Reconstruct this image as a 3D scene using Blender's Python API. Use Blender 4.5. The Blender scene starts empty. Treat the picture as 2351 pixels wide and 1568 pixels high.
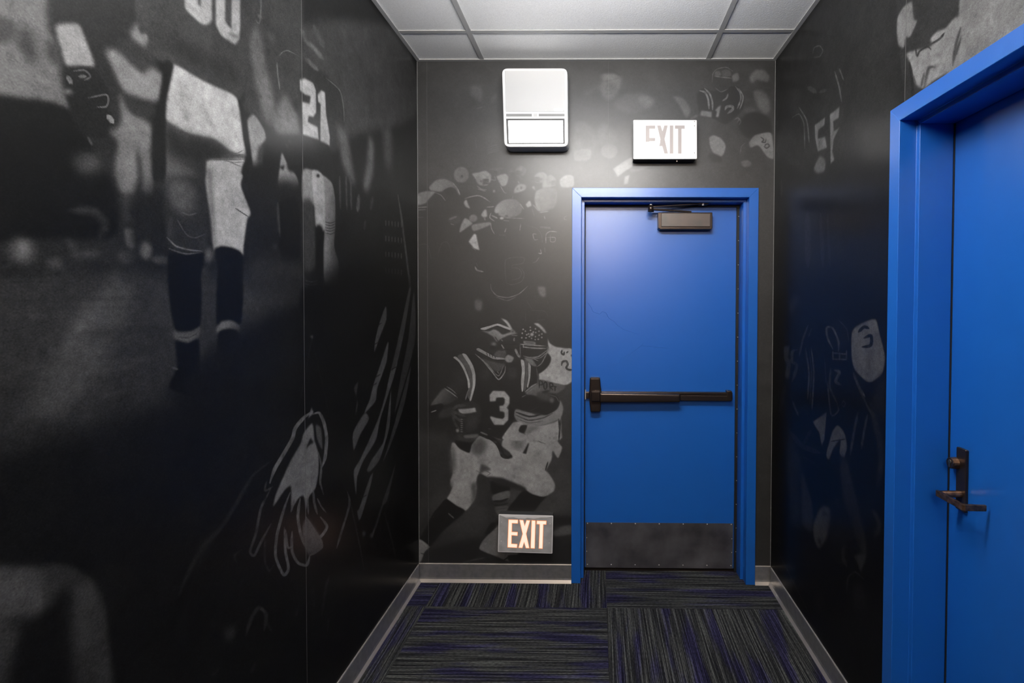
import bpy, bmesh, math, random
import numpy as np
from mathutils import Vector, Matrix

# ------------------------------------------------------------------ camera, world, exposure
W_PX, H_PX = 2351, 1568
F_PX, PP_X, PP_Y = 1104.29, 1359.64, 718.20
YAW, PITCH, ROLL, EYE = .0101, .0193, .0029, 1.5522
scene = bpy.context.scene
COL = scene.collection

def cam_axes():
    cy, sy = math.cos(YAW), math.sin(YAW); cp, sp = math.cos(PITCH), math.sin(PITCH)
    cr, sr = math.cos(ROLL), math.sin(ROLL)
    R0 = np.array([cy, sy, 0.]); F0 = np.array([-sy, cy, 0.]); U0 = np.array([0, 0, 1.])
    F = F0 * cp - U0 * sp; U1 = U0 * cp + F0 * sp
    return R0 * cr + U1 * sr, -R0 * sr + U1 * cr, F
CR, CU, CF = cam_axes()
CC = np.array([0, 0, EYE])

def at(x, y, axis, value):
    """photo pixel -> point on the plane axis = value"""
    d = CR * (x - PP_X) / F_PX + CU * (PP_Y - y) / F_PX + CF
    return CC + d * ((value - CC[axis]) / d[axis])

def to_px(p):
    v = p - CC; d = v @ CF
    return PP_X + F_PX * (v @ CR) / d, PP_Y - F_PX * (v @ CU) / d

cam_data = bpy.data.cameras.new('camera'); cam = bpy.data.objects.new('camera', cam_data); COL.objects.link(cam)
cam_data.sensor_width = 36; cam_data.sensor_fit = 'HORIZONTAL'
cam_data.lens = F_PX / W_PX * 36
cam_data.shift_x = (W_PX / 2 - PP_X) / W_PX
cam_data.shift_y = (PP_Y - H_PX / 2) / W_PX
cam_data.clip_start = .02
cam.matrix_world = Matrix([[CR[0], CU[0], -CF[0], CC[0]], [CR[1], CU[1], -CF[1], CC[1]], [CR[2], CU[2], -CF[2], CC[2]], [0, 0, 0, 1]])
scene.camera = cam

world = bpy.data.worlds.new('world'); scene.world = world; world.use_nodes = True
world.node_tree.nodes['Background'].inputs[0].default_value = (.02, .02, .022, 1)
world.node_tree.nodes['Background'].inputs[1].default_value = .2
scene.view_settings.view_transform = 'Standard'; scene.view_settings.look = 'None'
scene.view_settings.exposure = 0.0; scene.view_settings.gamma = 1.0
scene.view_settings.use_curve_mapping = False
scene.cycles.max_bounces = 6; scene.cycles.diffuse_bounces = 3; scene.cycles.glossy_bounces = 3; scene.cycles.caustics_reflective = False; scene.cycles.adaptive_threshold = .03
LAMP_NEAR, LAMP_FAR = 62.0, 46.0                   # radiance of the tube pendants
LAMP_X, LAMP_DROP = -.05, .25                      # pendant centre line and hanging depth

# ------------------------------------------------------------------ room numbers (metres)
XL, XR, D, H = -.9908, .9668, 2.65, 2.8778
YB = -6.0                                  # far end of the corridor behind the camera
FX0, FX1, FT = -.1384, .8776, 2.184        # back door frame, outer edges
FACE = .0508
R_Y1, R_Y0 = 1.5926, 1.5926 - 1.016        # right door frame, outer edges
SEAM_L = 1.613

# ------------------------------------------------------------------ helpers
def link(name, bm, mat, parent=None, smooth=False, bevel=0, seg=2):
    me = bpy.data.meshes.new(name)
    bmesh.ops.recalc_face_normals(bm, faces=bm.faces[:])
    if bevel:
        bmesh.ops.bevel(bm, geom=[e for e in bm.edges if len(e.link_faces) == 2 and e.calc_face_angle(0) > .5],
                        offset=bevel, segments=seg, profile=.6, affect='EDGES', clamp_overlap=True)
    bm.to_mesh(me); bm.free()
    o = bpy.data.objects.new(name, me); COL.objects.link(o)
    for m in (mat if isinstance(mat, (list, tuple)) else [mat]): me.materials.append(m)
    if smooth or bevel:
        for p in me.polygons: p.use_smooth = smooth
    if parent is not None: o.parent = parent
    return o

def bx(bm, x0, x1, y0, y1, z0, z1):
    v = [bm.verts.new((x, y, z)) for z in (z0, z1) for y in (y0, y1) for x in (x0, x1)]
    for f in ((0, 1, 3, 2), (4, 6, 7, 5), (0, 4, 5, 1), (2, 3, 7, 6), (0, 2, 6, 4), (1, 5, 7, 3)):
        bm.faces.new([v[i] for i in f])
    return bm

def box(*a): return bx(bmesh.new(), *a)

def prism(pts, axis, a0, a1, bm=None):
    """polygon in the two other axes, extruded along axis from a0 to a1"""
    bm = bm or bmesh.new()
    def mk(p, a):
        q = [p[0], p[1]]; q.insert(axis, a); return bm.verts.new(q)
    A = [mk(p, a0) for p in pts]; B = [mk(p, a1) for p in pts]
    n = len(pts)
    bm.faces.new(A); bm.faces.new(B[::-1])
    for i in range(n): bm.faces.new((A[i], B[i], B[(i + 1) % n], A[(i + 1) % n]))
    return bm

def cyl(bm, p0, p1, r0, r1=None, n=16):
    r1 = r0 if r1 is None else r1
    p0, p1 = Vector(p0), Vector(p1); d = (p1 - p0).normalized()
    u = d.orthogonal().normalized(); w = d.cross(u)
    A = [bm.verts.new(p0 + (u * math.cos(t) + w * math.sin(t)) * r0) for t in [2 * math.pi * i / n for i in range(n)]]
    B = [bm.verts.new(p1 + (u * math.cos(t) + w * math.sin(t)) * r1) for t in [2 * math.pi * i / n for i in range(n)]]
    bm.faces.new(A[::-1]); bm.faces.new(B)
    for i in range(n): bm.faces.new((A[i], A[(i + 1) % n], B[(i + 1) % n], B[i]))
    return bm

def rrect(x0, x1, z0, z1, r, n=6):
    pts = []
    for cx, cz, a in ((x1 - r, z1 - r, 0), (x0 + r, z1 - r, 90), (x0 + r, z0 + r, 180), (x1 - r, z0 + r, 270)):
        for i in range(n + 1):
            t = math.radians(a + 90 * i / n); pts.append((cx + r * math.cos(t), cz + r * math.sin(t)))
    return pts

def empty(name, loc, label, cat=None, group=None, kind=None):
    o = bpy.data.objects.new(name, None); COL.objects.link(o); o.location = loc
    o.empty_display_size = .05
    return tag(o, label, cat, group, kind)

def tag(o, label, cat=None, group=None, kind=None):
    o['label'] = label
    if cat: o['category'] = cat
    if group: o['group'] = group
    if kind: o['kind'] = kind
    return o

def part(name, bm, mat, parent, **k):
    """child mesh given in world coordinates"""
    o = link(name, bm, mat, None, **k)
    root = parent; off = Vector((0, 0, 0)); par = parent
    while par is not None: off += par.location; par = par.parent
    o.data.transform(Matrix.Translation(-off)); o.parent = root
    return o

# ------------------------------------------------------------------ materials
def mat(name, color=(.5, .5, .5), rough=.5, metal=0, spec=.5, emit=None, estr=0, coat=0):
    m = bpy.data.materials.new(name); m.use_nodes = True
    b = m.node_tree.nodes['Principled BSDF']
    b.inputs['Base Color'].default_value = (*color, 1); b.inputs['Roughness'].default_value = rough
    b.inputs['Metallic'].default_value = metal; b.inputs['Specular IOR Level'].default_value = spec
    b.inputs['Coat Weight'].default_value = coat
    if emit:
        b.inputs['Emission Color'].default_value = (*emit, 1); b.inputs['Emission Strength'].default_value = estr
    return m

def nd(m, t, **kw):
    n = m.node_tree.nodes.new(t)
    for k, v in kw.items(): setattr(n, k, v)
    return n

def lk(m, a, b): m.node_tree.links.new(a, b)

def bump(m, scale, strength, dist=.001, detail=2, coord='Object', stretch=None):
    b = m.node_tree.nodes['Principled BSDF']
    tc = nd(m, 'ShaderNodeTexCoord'); no = nd(m, 'ShaderNodeTexNoise'); bu = nd(m, 'ShaderNodeBump')
    no.inputs['Scale'].default_value = scale; no.inputs['Detail'].default_value = detail
    bu.inputs['Strength'].default_value = strength; bu.inputs['Distance'].default_value = dist
    src = tc.outputs[coord]
    if stretch:
        mp = nd(m, 'ShaderNodeMapping'); mp.inputs['Scale'].default_value = stretch; lk(m, src, mp.inputs[0]); src = mp.outputs[0]
    lk(m, src, no.inputs['Vector']); lk(m, no.outputs['Fac'], bu.inputs['Height']); lk(m, bu.outputs[0], b.inputs['Normal'])
    return no

def mottle(m, scale, c0, c1, lo=.35, hi=.65, detail=6, stretch=None, rough=None):
    b = m.node_tree.nodes['Principled BSDF']
    tc = nd(m, 'ShaderNodeTexCoord'); no = nd(m, 'ShaderNodeTexNoise'); ra = nd(m, 'ShaderNodeValToRGB')
    no.inputs['Scale'].default_value = scale; no.inputs['Detail'].default_value = detail
    src = tc.outputs['Object']
    if stretch:
        mp = nd(m, 'ShaderNodeMapping'); mp.inputs['Scale'].default_value = stretch; lk(m, src, mp.inputs[0]); src = mp.outputs[0]
    lk(m, src, no.inputs['Vector'])
    ra.color_ramp.elements[0].position = lo; ra.color_ramp.elements[0].color = (*c0, 1)
    ra.color_ramp.elements[1].position = hi; ra.color_ramp.elements[1].color = (*c1, 1)
    lk(m, no.outputs['Fac'], ra.inputs[0]); lk(m, ra.outputs[0], b.inputs['Base Color'])
    if rough:
        mr = nd(m, 'ShaderNodeMapRange'); mr.inputs['To Min'].default_value = rough[0]; mr.inputs['To Max'].default_value = rough[1]
        mr.inputs['From Min'].default_value = lo; mr.inputs['From Max'].default_value = hi
        lk(m, no.outputs['Fac'], mr.inputs[0]); lk(m, mr.outputs[0], b.inputs['Roughness'])
    return m

M = {}
M['blue'] = mat('blue_door_paint', (.006, .108, .455), .40, spec=.5, coat=.7); M['blue'].node_tree.nodes['Principled BSDF'].inputs['Coat Roughness'].default_value = .27; bump(M['blue'], 260, .10, .0012, 3)
M['bronze'] = mat('dark_bronze', (.070, .053, .045), .30, .8, .5); bump(M['bronze'], 300, .12, .0005)
M['bronze_face'] = mat('bronze_cover', (.17, .145, .13), .42, .7, .5); mottle(M['bronze_face'], 9, (.075, .075, .072), (.12, .10, .09), .35, .65, 3)
M['copper'] = mat('worn_copper_bronze', (.2, .12, .075), .34, .85); mottle(M['copper'], 60, (.075, .055, .045), (.30, .17, .10), .38, .66, 4)
M['brass'] = mat('brass_key_core', (.55, .38, .2), .3, 1)
M['kick'] = mottle(mat('scuffed_kick_plate', rough=.4, metal=.55), 7, (.07, .067, .075), (.17, .165, .18), .3, .7, 8, rough=(.32, .5))
M['screw'] = mat('screw_steel', (.85, .82, .78), .3, .35)
M['rubber'] = mat('black_gasket', (.008, .008, .008), .6)
M['base'] = mottle(mat('grey_cove_base', rough=.32, metal=.80), 40, (.42, .42, .42), (.52, .515, .51), .35, .65, 5)
M['base_edge'] = mat('pale_base_edge', (.45, .42, .40), .35, .5)
M['tile'] = mat('ceiling_tile', (.78, .78, .78), .9, spec=.2); mottle(M['tile'], 220, (.82, .82, .82), (.92, .92, .92), .3, .6, 5); bump(M['tile'], 160, .35, .003, 6)
M['tee'] = mat('ceiling_grid', (.42, .42, .42), .5)
M['plenum'] = mat('plenum_board', (.3, .3, .3), .9)
M['white'] = mat('white_plastic', (.80, .80, .80), .4)
M['white_panel'] = mat('offwhite_panel', (.52, .52, .52), .5)
M['slot'] = mat('grey_slot', (.22, .22, .22), .6)
M['gasket'] = mat('grey_gasket', (.055, .055, .055), .6)
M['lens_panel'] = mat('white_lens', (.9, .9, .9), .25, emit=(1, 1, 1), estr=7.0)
M['alu'] = mat('brushed_aluminium', (.72, .72, .72), .42, .5); bump(M['alu'], 90, .06, .0006, 4, stretch=(1, 1, 40))
M['patch'] = mat('pale_patch_face', (.93, .93, .93), .45, .25)
M['exit_dull'] = mat('dull_letter_lens', (.36, .325, .315), .45)
M['steel'] = mottle(mat('grey_steel', rough=.4, metal=.15), 25, (.44, .44, .44), (.56, .56, .56), .35, .65, 5, rough=(.32, .45))
M['steel_edge'] = mat('bright_steel_edge', (.92, .90, .90), .35, .1)
M['exit_lit'] = mat('lit_letter_lens', (.3, .2, .16), .5, emit=(1.0, .58, .47), estr=1.30)
M['exit_rim'] = mat('orange_letter_rim', (.8, .3, .1), .5, emit=(1.0, .27, .06), estr=.9)
M['dark_case'] = mat('dark_sign_case', (.03, .03, .032), .5)
M['led'] = mat('indicator_lamp', (.9, .7, .6), .4, emit=(1, .75, .62), estr=1.2)
M['drywall'] = mat('wall_board', (.30, .30, .30), .7)
M['wall_dark'] = mat('dark_wall_vinyl', (.014, .014, .015), .40, spec=.5)
M['frame_light'] = mat('white_enamel', (.8, .8, .8), .4)
M['lens_near'] = mat('frosted_tube_cool', (.9, .9, .9), .4, emit=(1, .985, .965), estr=LAMP_NEAR)
M['lens_far'] = mat('frosted_tube_warm', (.9, .9, .9), .4, emit=(1, .84, .68), estr=LAMP_FAR)

def carpet_material():
    m = mat('striped_loop_carpet', rough=.95, spec=.1)
    b = m.node_tree.nodes['Principled BSDF']
    tc = nd(m, 'ShaderNodeTexCoord'); oi = nd(m, 'ShaderNodeObjectInfo')
    ofs = nd(m, 'ShaderNodeVectorMath', operation='MULTIPLY_ADD')
    rv = nd(m, 'ShaderNodeCombineXYZ'); lk(m, oi.outputs['Random'], rv.inputs[0]); lk(m, oi.outputs['Random'], rv.inputs[1])
    ofs.inputs[1].default_value = (37, 53, 0); lk(m, rv.outputs[0], ofs.inputs[0]); lk(m, tc.outputs['Object'], ofs.inputs[2])
    def noise(sc, detail=2, rough=.5):
        mp = nd(m, 'ShaderNodeMapping'); mp.inputs['Scale'].default_value = sc; lk(m, ofs.outputs[0], mp.inputs[0])
        n = nd(m, 'ShaderNodeTexNoise'); n.inputs['Scale'].default_value = 1; n.inputs['Detail'].default_value = detail
        n.inputs['Roughness'].default_value = rough
        lk(m, mp.outputs[0], n.inputs['Vector']); return n
    rib = noise((2.6, 150, 1), 1.0)             # brightness of each yarn rib, running along local X
    broad = noise((2.2, 13, 1), 3)              # navy patches
    dash = noise((60, 260, 1), 1)               # loops
    sp = nd(m, 'ShaderNodeSeparateXYZ'); lk(m, tc.outputs['Object'], sp.inputs[0])
    wv = nd(m, 'ShaderNodeMath', operation='MULTIPLY'); wv.inputs[1].default_value = 2 * math.pi / .0075; lk(m, sp.outputs[1], wv.inputs[0])
    sn = nd(m, 'ShaderNodeMath', operation='SINE'); lk(m, wv.outputs[0], sn.inputs[0])
    line = nd(m, 'ShaderNodeMath', operation='MULTIPLY_ADD'); line.inputs[1].default_value = .075; lk(m, sn.outputs[0], line.inputs[0]); lk(m, rib.outputs['Fac'], line.inputs[2])
    r1 = nd(m, 'ShaderNodeValToRGB'); e = r1.color_ramp.elements
    e[0].position = .38; e[0].color = (.013, .013, .0145, 1); e[1].position = .68; e[1].color = (.086, .090, .084, 1)
    x = r1.color_ramp.elements.new(.52); x.color = (.034, .035, .035, 1)
    r2 = nd(m, 'ShaderNodeValToRGB'); r2.color_ramp.elements[0].position = .50; r2.color_ramp.elements[1].position = .60
    r2.color_ramp.elements[0].color = (0, 0, 0, 1); r2.color_ramp.elements[1].color = (.85, .85, .85, 1)
    lk(m, line.outputs[0], r1.inputs[0]); lk(m, broad.outputs['Fac'], r2.inputs[0])
    nav = nd(m, 'ShaderNodeMix', data_type='RGBA', blend_type='MULTIPLY'); nav.inputs[0].default_value = 1
    lk(m, r1.outputs[0], nav.inputs[6]); nav.inputs[7].default_value = (.48, .42, 1.25, 1)
    mx = nd(m, 'ShaderNodeMix', data_type='RGBA'); lk(m, r2.outputs[0], mx.inputs[0]); lk(m, r1.outputs[0], mx.inputs[6]); lk(m, nav.outputs[2], mx.inputs[7])
    mr = nd(m, 'ShaderNodeMapRange'); mr.inputs['From Min'].default_value = .3; mr.inputs['From Max'].default_value = .7
    mr.inputs['To Min'].default_value = .55; mr.inputs['To Max'].default_value = 1.5; lk(m, dash.outputs['Fac'], mr.inputs[0])
    fin = nd(m, 'ShaderNodeVectorMath', operation='SCALE'); lk(m, mx.outputs[2], fin.inputs[0]); lk(m, mr.outputs[0], fin.inputs['Scale'])
    lk(m, fin.outputs[0], b.inputs['Base Color'])
    bu = nd(m, 'ShaderNodeBump'); bu.inputs['Strength'].default_value = .6; bu.inputs['Distance'].default_value = .003
    lk(m, line.outputs[0], bu.inputs['Height']); lk(m, bu.outputs[0], b.inputs['Normal'])
    return m
M['carpet'] = carpet_material()

# ------------------------------------------------------------------ printed murals, drawn in code onto a canvas in wall metres
rng = np.random.default_rng(7)

def boxblur(a, s):
    if s < .4: return a
    r = max(1, int(round(s * .95)))
    for _ in range(3):
        for ax in (0, 1):
            p = [(0, 0), (0, 0)]; p[ax] = (r + 1, r)
            c = np.cumsum(np.pad(a, p, mode='edge'), axis=ax)
            n = a.shape[ax]
            hi = np.take(c, range(2 * r + 1, 2 * r + 1 + n), axis=ax); lo = np.take(c, range(0, n), axis=ax)
            a = (hi - lo) / (2 * r + 1)
    return a

def cloud(h, w, cells):
    """soft noise, about -1..1"""
    g = rng.standard_normal((max(2, h // cells + 3), max(2, w // cells + 3)))
    yy = np.linspace(0, g.shape[0] - 1.001, h); xx = np.linspace(0, g.shape[1] - 1.001, w)
    yi = yy.astype(int); xi = xx.astype(int); fy = (yy - yi)[:, None]; fx = (xx - xi)[None]
    fy = fy * fy * (3 - 2 * fy); fx = fx * fx * (3 - 2 * fx)
    return (g[yi][:, xi] * (1 - fy) * (1 - fx) + g[yi + 1][:, xi] * fy * (1 - fx) + g[yi][:, xi + 1] * (1 - fy) * fx + g[yi + 1][:, xi + 1] * fy * fx)

class Mural:
    S = 480.0
    def __init__(s, axis, value, lo, hi, base):
        s.axis, s.value, s.lo, s.hi = axis, value, lo, hi
        s.w = int((hi - lo) * s.S); s.h = int(H * s.S)
        s.a = np.full((s.h, s.w), base, float)
        u = (np.arange(s.w) + .5) / s.S + lo; v = (np.arange(s.h) + .5) / s.S
        P = np.zeros((s.h, s.w, 3)); P[..., axis] = value
        P[..., 1 - axis] = u[None]; P[..., 2] = v[:, None]
        q = P - CC; d = np.maximum(q @ CF, .05)
        s.px = PP_X + F_PX * (q @ CR) / d; s.py = PP_Y - F_PX * (q @ CU) / d
        s.t = (0, 0, 1); s.gain = 1.0
    def zoom(s, x0, y0, k): s.t = (x0, y0, k)
    def P(s, pts):
        x0, y0, k = s.t; out = []
        for x, y in pts:
            x = x0 + x / k; y = y0 + y / k
            if x <= 1: x -= 260
            if x >= 2350: x += 200
            if y <= 1: y -= 420
            if y >= 1567: y += 420
            out.append((x, y))
        return out
    def uv(s, x, y):
        p = at(x, y, s.axis, s.value); return (p[1 - s.axis] - s.lo) * s.S, p[2] * s.S
    def scale(s, x, y):
        a = np.array(s.uv(x, y)); b = np.array(s.uv(x + 1, y)); c = np.array(s.uv(x, y + 1))
        return math.sqrt(np.hypot(*(b - a)) * np.hypot(*(c - a)))
    def fill(s, pts, tone, blur=.6, smooth=True, alpha=1.0, grad=None):
        tone *= s.gain
        pts = s.P(pts)
        if smooth and len(pts) > 3:
            n = len(pts); q = []
            for i in range(n):
                p0, p1, p2, p3 = (np.array(pts[(i + j - 1) % n]) for j in range(4))
                for t in (0, .25, .5, .75):
                    m1 = (p2 - p0) * .35; m2 = (p3 - p1) * .35
                    q.append((2 * t**3 - 3 * t**2 + 1) * p1 + (t**3 - 2 * t**2 + t) * m1 + (3 * t**2 - 2 * t**3) * p2 + (t**3 - t**2) * m2)
            pts = q
        k = s.scale(*np.mean(pts, axis=0)); blur = blur * k / s.t[2] if blur > .6 else .6
        c = np.array([s.uv(*p) for p in pts])
        pad = int(blur * 3) + 2
        x0 = max(0, int(c[:, 0].min()) - pad); x1 = min(s.w, int(c[:, 0].max()) + pad + 1)
        y0 = max(0, int(c[:, 1].min()) - pad); y1 = min(s.h, int(c[:, 1].max()) + pad + 1)
        if x1 <= x0 or y1 <= y0: return
        m = np.zeros((y1 - y0, x1 - x0)); px = np.arange(x0, x1)
        A = c; B = np.roll(c, -1, axis=0)
        for r in range(y1 - y0):
            for o in (.25, .75):
                y = y0 + r + o
                k_ = (A[:, 1] <= y) != (B[:, 1] <= y)
                if not k_.any(): continue
                xs = np.sort(A[k_, 0] + (y - A[k_, 1]) / (B[k_, 1] - A[k_, 1]) * (B[k_, 0] - A[k_, 0]))
                for i in range(0, len(xs) - 1, 2):
                    m[r] += .5 * np.clip(np.minimum(xs[i + 1], px + 1) - np.maximum(xs[i], px), 0, 1)
        m = boxblur(m, blur) * alpha
        if grad is not None:            # second tone reached along a photo direction
            (gx0, gy0), (gx1, gy1), t2 = grad
            (gx0, gy0), (gx1, gy1) = s.P([(gx0, gy0), (gx1, gy1)])
            X = s.px[y0:y1, x0:x1]; Y = s.py[y0:y1, x0:x1]; L = (gx1 - gx0)**2 + (gy1 - gy0)**2
            f = np.clip(((X - gx0) * (gx1 - gx0) + (Y - gy0) * (gy1 - gy0)) / L, 0, 1)
            tone = tone * (1 - f) + t2 * f
        s.a[y0:y1, x0:x1] = s.a[y0:y1, x0:x1] * (1 - m) + tone * m
    def line(s, pts, width, tone, blur=0, alpha=1.0):
        tone *= s.gain
        pts = np.array(s.P(pts)); w = width / s.t[2] / 2; soft = max(.9, blur / s.t[2])
        closed = np.hypot(*(pts[0] - pts[-1])) < 1
        if len(pts) > 2:                          # smooth the path
            q = []; n = len(pts)
            for i in range(n - 1):
                p0, p1, p2, p3 = pts[max(i - 1, 0)], pts[i], pts[i + 1], pts[min(i + 2, n - 1)]
                for t in (0, .2, .4, .6, .8):
                    m1 = (p2 - p0) * .38; m2 = (p3 - p1) * .38
                    q.append((2 * t**3 - 3 * t**2 + 1) * p1 + (t**3 - 2 * t**2 + t) * m1 + (3 * t**2 - 2 * t**3) * p2 + (t**3 - t**2) * m2)
            pts = np.array(q + [pts[-1]])
        c = np.array([s.uv(*p) for p in pts]); k = s.scale(*pts.mean(axis=0)); pad = int((w + soft * 2) * k * 2.2) + 3
        x0 = max(0, int(c[:, 0].min()) - pad); x1 = min(s.w, int(c[:, 0].max()) + pad)
        y0 = max(0, int(c[:, 1].min()) - pad); y1 = min(s.h, int(c[:, 1].max()) + pad)
        if x1 <= x0 or y1 <= y0: return
        X = s.px[y0:y1, x0:x1]; Y = s.py[y0:y1, x0:x1]; dm = np.full(X.shape, 1e9)
        seg = np.hypot(*(pts[1:] - pts[:-1]).T); cum = np.concatenate([[0], np.cumsum(seg)]); tot = max(cum[-1], 1e-6)
        for i, (a, b) in enumerate(zip(pts[:-1], pts[1:])):
            d = b - a; L = max(d @ d, 1e-6); t = np.clip(((X - a[0]) * d[0] + (Y - a[1]) * d[1]) / L, 0, 1)
            f = (cum[i] + t * seg[i]) / tot
            wl = w if (closed or width < 8 and tot < 6) else w * np.minimum(1, .35 + 4 * np.minimum(f, 1 - f))
            dm = np.minimum(dm, np.hypot(X - a[0] - t * d[0], Y - a[1] - t * d[1]) - wl)
        m = np.clip(.5 - dm / (2 * soft), 0, 1); m = m * m * (3 - 2 * m) * alpha
        m = m * np.clip(.88 + .14 * cloud(*m.shape, 7), .4, 1)
        s.a[y0:y1, x0:x1] = s.a[y0:y1, x0:x1] * (1 - m) + tone * m
    def dot(s, x, y, rx, ry, tone, blur=.6, alpha=1.0):
        s.fill([(x + rx * math.cos(t), y + ry * math.sin(t)) for t in [i * math.pi / 6 for i in range(12)]], tone, blur, alpha=alpha)
    def image(s, name):
        a = s.a * (1 + .03 * cloud(s.h, s.w, 70) + .05 * cloud(s.h, s.w, 22) + .04 * cloud(s.h, s.w, 6)) + .004 * cloud(s.h, s.w, 5) + (.012 + .035 * s.a) * rng.standard_normal(s.a.shape)
        a = np.clip(a, .02, 1); lin = .0022 + .72 * a ** 2.2
        im = bpy.data.images.new(name, s.w, s.h, float_buffer=True); im.colorspace_settings.name = 'Non-Color'
        buf = np.ones((s.h, s.w, 4), np.float32); buf[..., :3] = lin[..., None]
        im.pixels.foreach_set(buf.ravel()); im.update(); im.pack()
        return im
    def material(s, name, rough, coat_rough, coat, base_spec):
        m = mat(name, rough=rough, spec=base_spec, coat=coat); b = m.node_tree.nodes['Principled BSDF']; b.inputs['Coat Roughness'].default_value = coat_rough
        t = nd(m, 'ShaderNodeTexImage', image=s.image(name), extension='EXTEND')
        lk(m, t.outputs[0], b.inputs['Base Color'])
        bump(m, 420, .05, .0008, 2)
        return m

def paint_back():
    m = Mural(1, D, XL, XR, .19)
    # --- upper faint ghosts
    m.zoom(950, 130, 5.058)
    m.fill([(660, 350), (760, 335), (800, 420), (780, 520), (700, 480), (655, 440)], .30, 14, alpha=.8)
    m.line([(730, 605), (800, 585)], 12, .30, 6); m.fill([(890, 520), (935, 430), (970, 480), (930, 540)], .25, 10)
    for y in (1040, 1065, 1090, 1110): m.line([(850, y + 25), (910, y), (990, y - 20)], 10, .26, 6)
    m.line([(715, 960), (730, 1080)], 14, .24, 8)
    # --- top right
    m.zoom(1320, 130, 4.898)
    m.fill([(60, 420), (200, 350), (300, 300), (310, 360), (180, 420)], .24, 20)
    m.fill([(290, 220), (350, 150), (430, 160), (520, 240), (500, 340), (450, 460), (380, 490), (310, 440), (280, 340), (320, 270)], .34, 16)
    m.fill([(330, 200), (430, 190), (470, 260), (420, 300), (340, 260)], .40, 22); m.fill([(400, 330), (470, 320), (440, 440), (390, 400)], .29, 24)
    for p in ([(330, 280), (410, 265)], [(430, 260), (490, 240)], [(380, 300), (345, 370), (390, 380)], [(340, 425), (420, 415)]): m.line(p, 16, .26, 14, alpha=.7)
    m.fill([(250, 200), (350, 130), (450, 150), (520, 220), (440, 190), (330, 190)], .14, 10)
    m.fill([(420, 540), (560, 425), (700, 410), (820, 430), (900, 520), (810, 590), (620, 640)], .28, 16)
    m.fill([(700, 480), (790, 440), (880, 500), (800, 580)], .36, 16)
    m.fill([(1100, 450), (1200, 460), (1270, 540), (1295, 620), (1250, 690), (1180, 560)], .34, 8)
    m.fill([(1370, 430), (1450, 350), (1560, 390), (1800, 330), (1890, 440), (1880, 600), (1700, 760), (1560, 700), (1400, 640)], .10, 6)
    m.fill([(1540, 290), (1560, 180), (1620, 130), (1720, 120), (1780, 170), (1770, 300), (1660, 400), (1570, 360)], .17, 5)
    m.line([(1540, 290), (1550, 190), (1600, 140), (1700, 122), (1770, 165)], 9, .40, 2)
    m.fill([(1570, 175), (1620, 160), (1640, 215), (1575, 222)], .34, 3)
    m.fill([(1650, 160), (1740, 150), (1750, 220), (1660, 230)], .28, 6)
    m.line([(1560, 220), (1660, 235), (1770, 245)], 11, .42, 2); m.line([(1575, 350), (1640, 398), (1720, 362)], 8, .40, 2)
    m.fill([(1765, 215), (1830, 185), (1840, 260), (1775, 285)], .36, 6)
    m.line([(1400, 385), (1460, 405), (1495, 480), (1505, 590)], 22, .45, 2); m.line([(1455, 358), (1512, 420), (1540, 500), (1545, 600)], 20, .45, 2)
    m.line([(1800, 335), (1850, 400), (1862, 480), (1822, 585)], 18, .44, 2); m.line([(1840, 360), (1885, 440), (1880, 510), (1850, 590)], 14, .44, 2)
    m.line([(1655, 500), (1700, 468), (1718, 420)], 20, .42, 2)
    m.fill([(1572, 606), (1605, 565), (1640, 545), (1612, 682), (1580, 680), (1592, 620)], .44, .6, False)
    m.line([(1685, 600), (1705, 565), (1765, 560), (1770, 595), (1715, 640)], 30, .44, 1)
    m.fill([(1405, 640), (1420, 605), (1537, 620), (1535, 687), (1410, 665)], .40, 2, False)
    m.line([(1300, 700), (1380, 660)], 26, .30, 8)
    m.fill([(1960, 230), (2030, 150), (2130, 160), (2180, 220), (2160, 285), (2040, 260), (1990, 300)], .36, 10)
    m.fill([(2000, 400), (2080, 380), (2170, 450), (2190, 620), (2130, 650), (2050, 560)], .36, 14)
    m.fill([(1900, 600), (1980, 570), (2050, 600), (1960, 640)], .28, 12)
    m.fill([(1840, 740), (1940, 640), (2060, 635), (2180, 700), (2210, 870), (1960, 920), (1860, 840)], .09, 8)
    for p in ([(1790, 710), (1830, 690), (1862, 730), (1840, 770)], [(1820, 740), (1850, 700)]): m.line(p, 12, .33, 3)
    m.fill([(1510, 910), (1560, 885), (1640, 920), (1690, 1000), (1672, 1090), (1630, 1130), (1560, 1100), (1515, 1000)], .44, 4)
    m.fill([(1500, 1100), (1560, 1090), (1640, 1130), (1640, 1190), (1540, 1180)], .10, 8)
    m.fill([(1955, 970), (2010, 890), (2100, 862), (2200, 860), (2226, 1000), (2226, 1150), (2150, 1120), (2080, 1020), (2040, 1000), (1970, 1025)], .46, 2)
    m.line([(2085, 905), (2120, 935), (2100, 960), (2135, 965), (2145, 925)], 14, .12, 2)
    m.line([(2120, 1010), (2150, 1030), (2180, 1010), (2170, 985), (2140, 990), (2130, 1020)], 14, .12, 2)
    m.line([(1855, 1090), (1870, 1010), (1910, 975)], 8, .32, 4)
    m.fill([(1865, 1185), (1930, 1165), (1980, 1190), (1965, 1232), (1895, 1240)], .34, 4)
    m.fill([(0, 760), (120, 740), (220, 840), (240, 1000), (170, 1160), (0, 1170)], .26, 14)
    m.fill([(0, 1062), (170, 1040), (165, 1155), (0, 1168)], .36, 4); m.dot(385, 1060, 92, 85, .32, 6); m.fill([(240, 850), (320, 740), (460, 850), (450, 980), (260, 990)], .26, 16)
    m.fill([(428, 1262), (560, 1170), (640, 1130), (648, 1240), (560, 1292), (480, 1352)], .50, 3, False)
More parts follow.
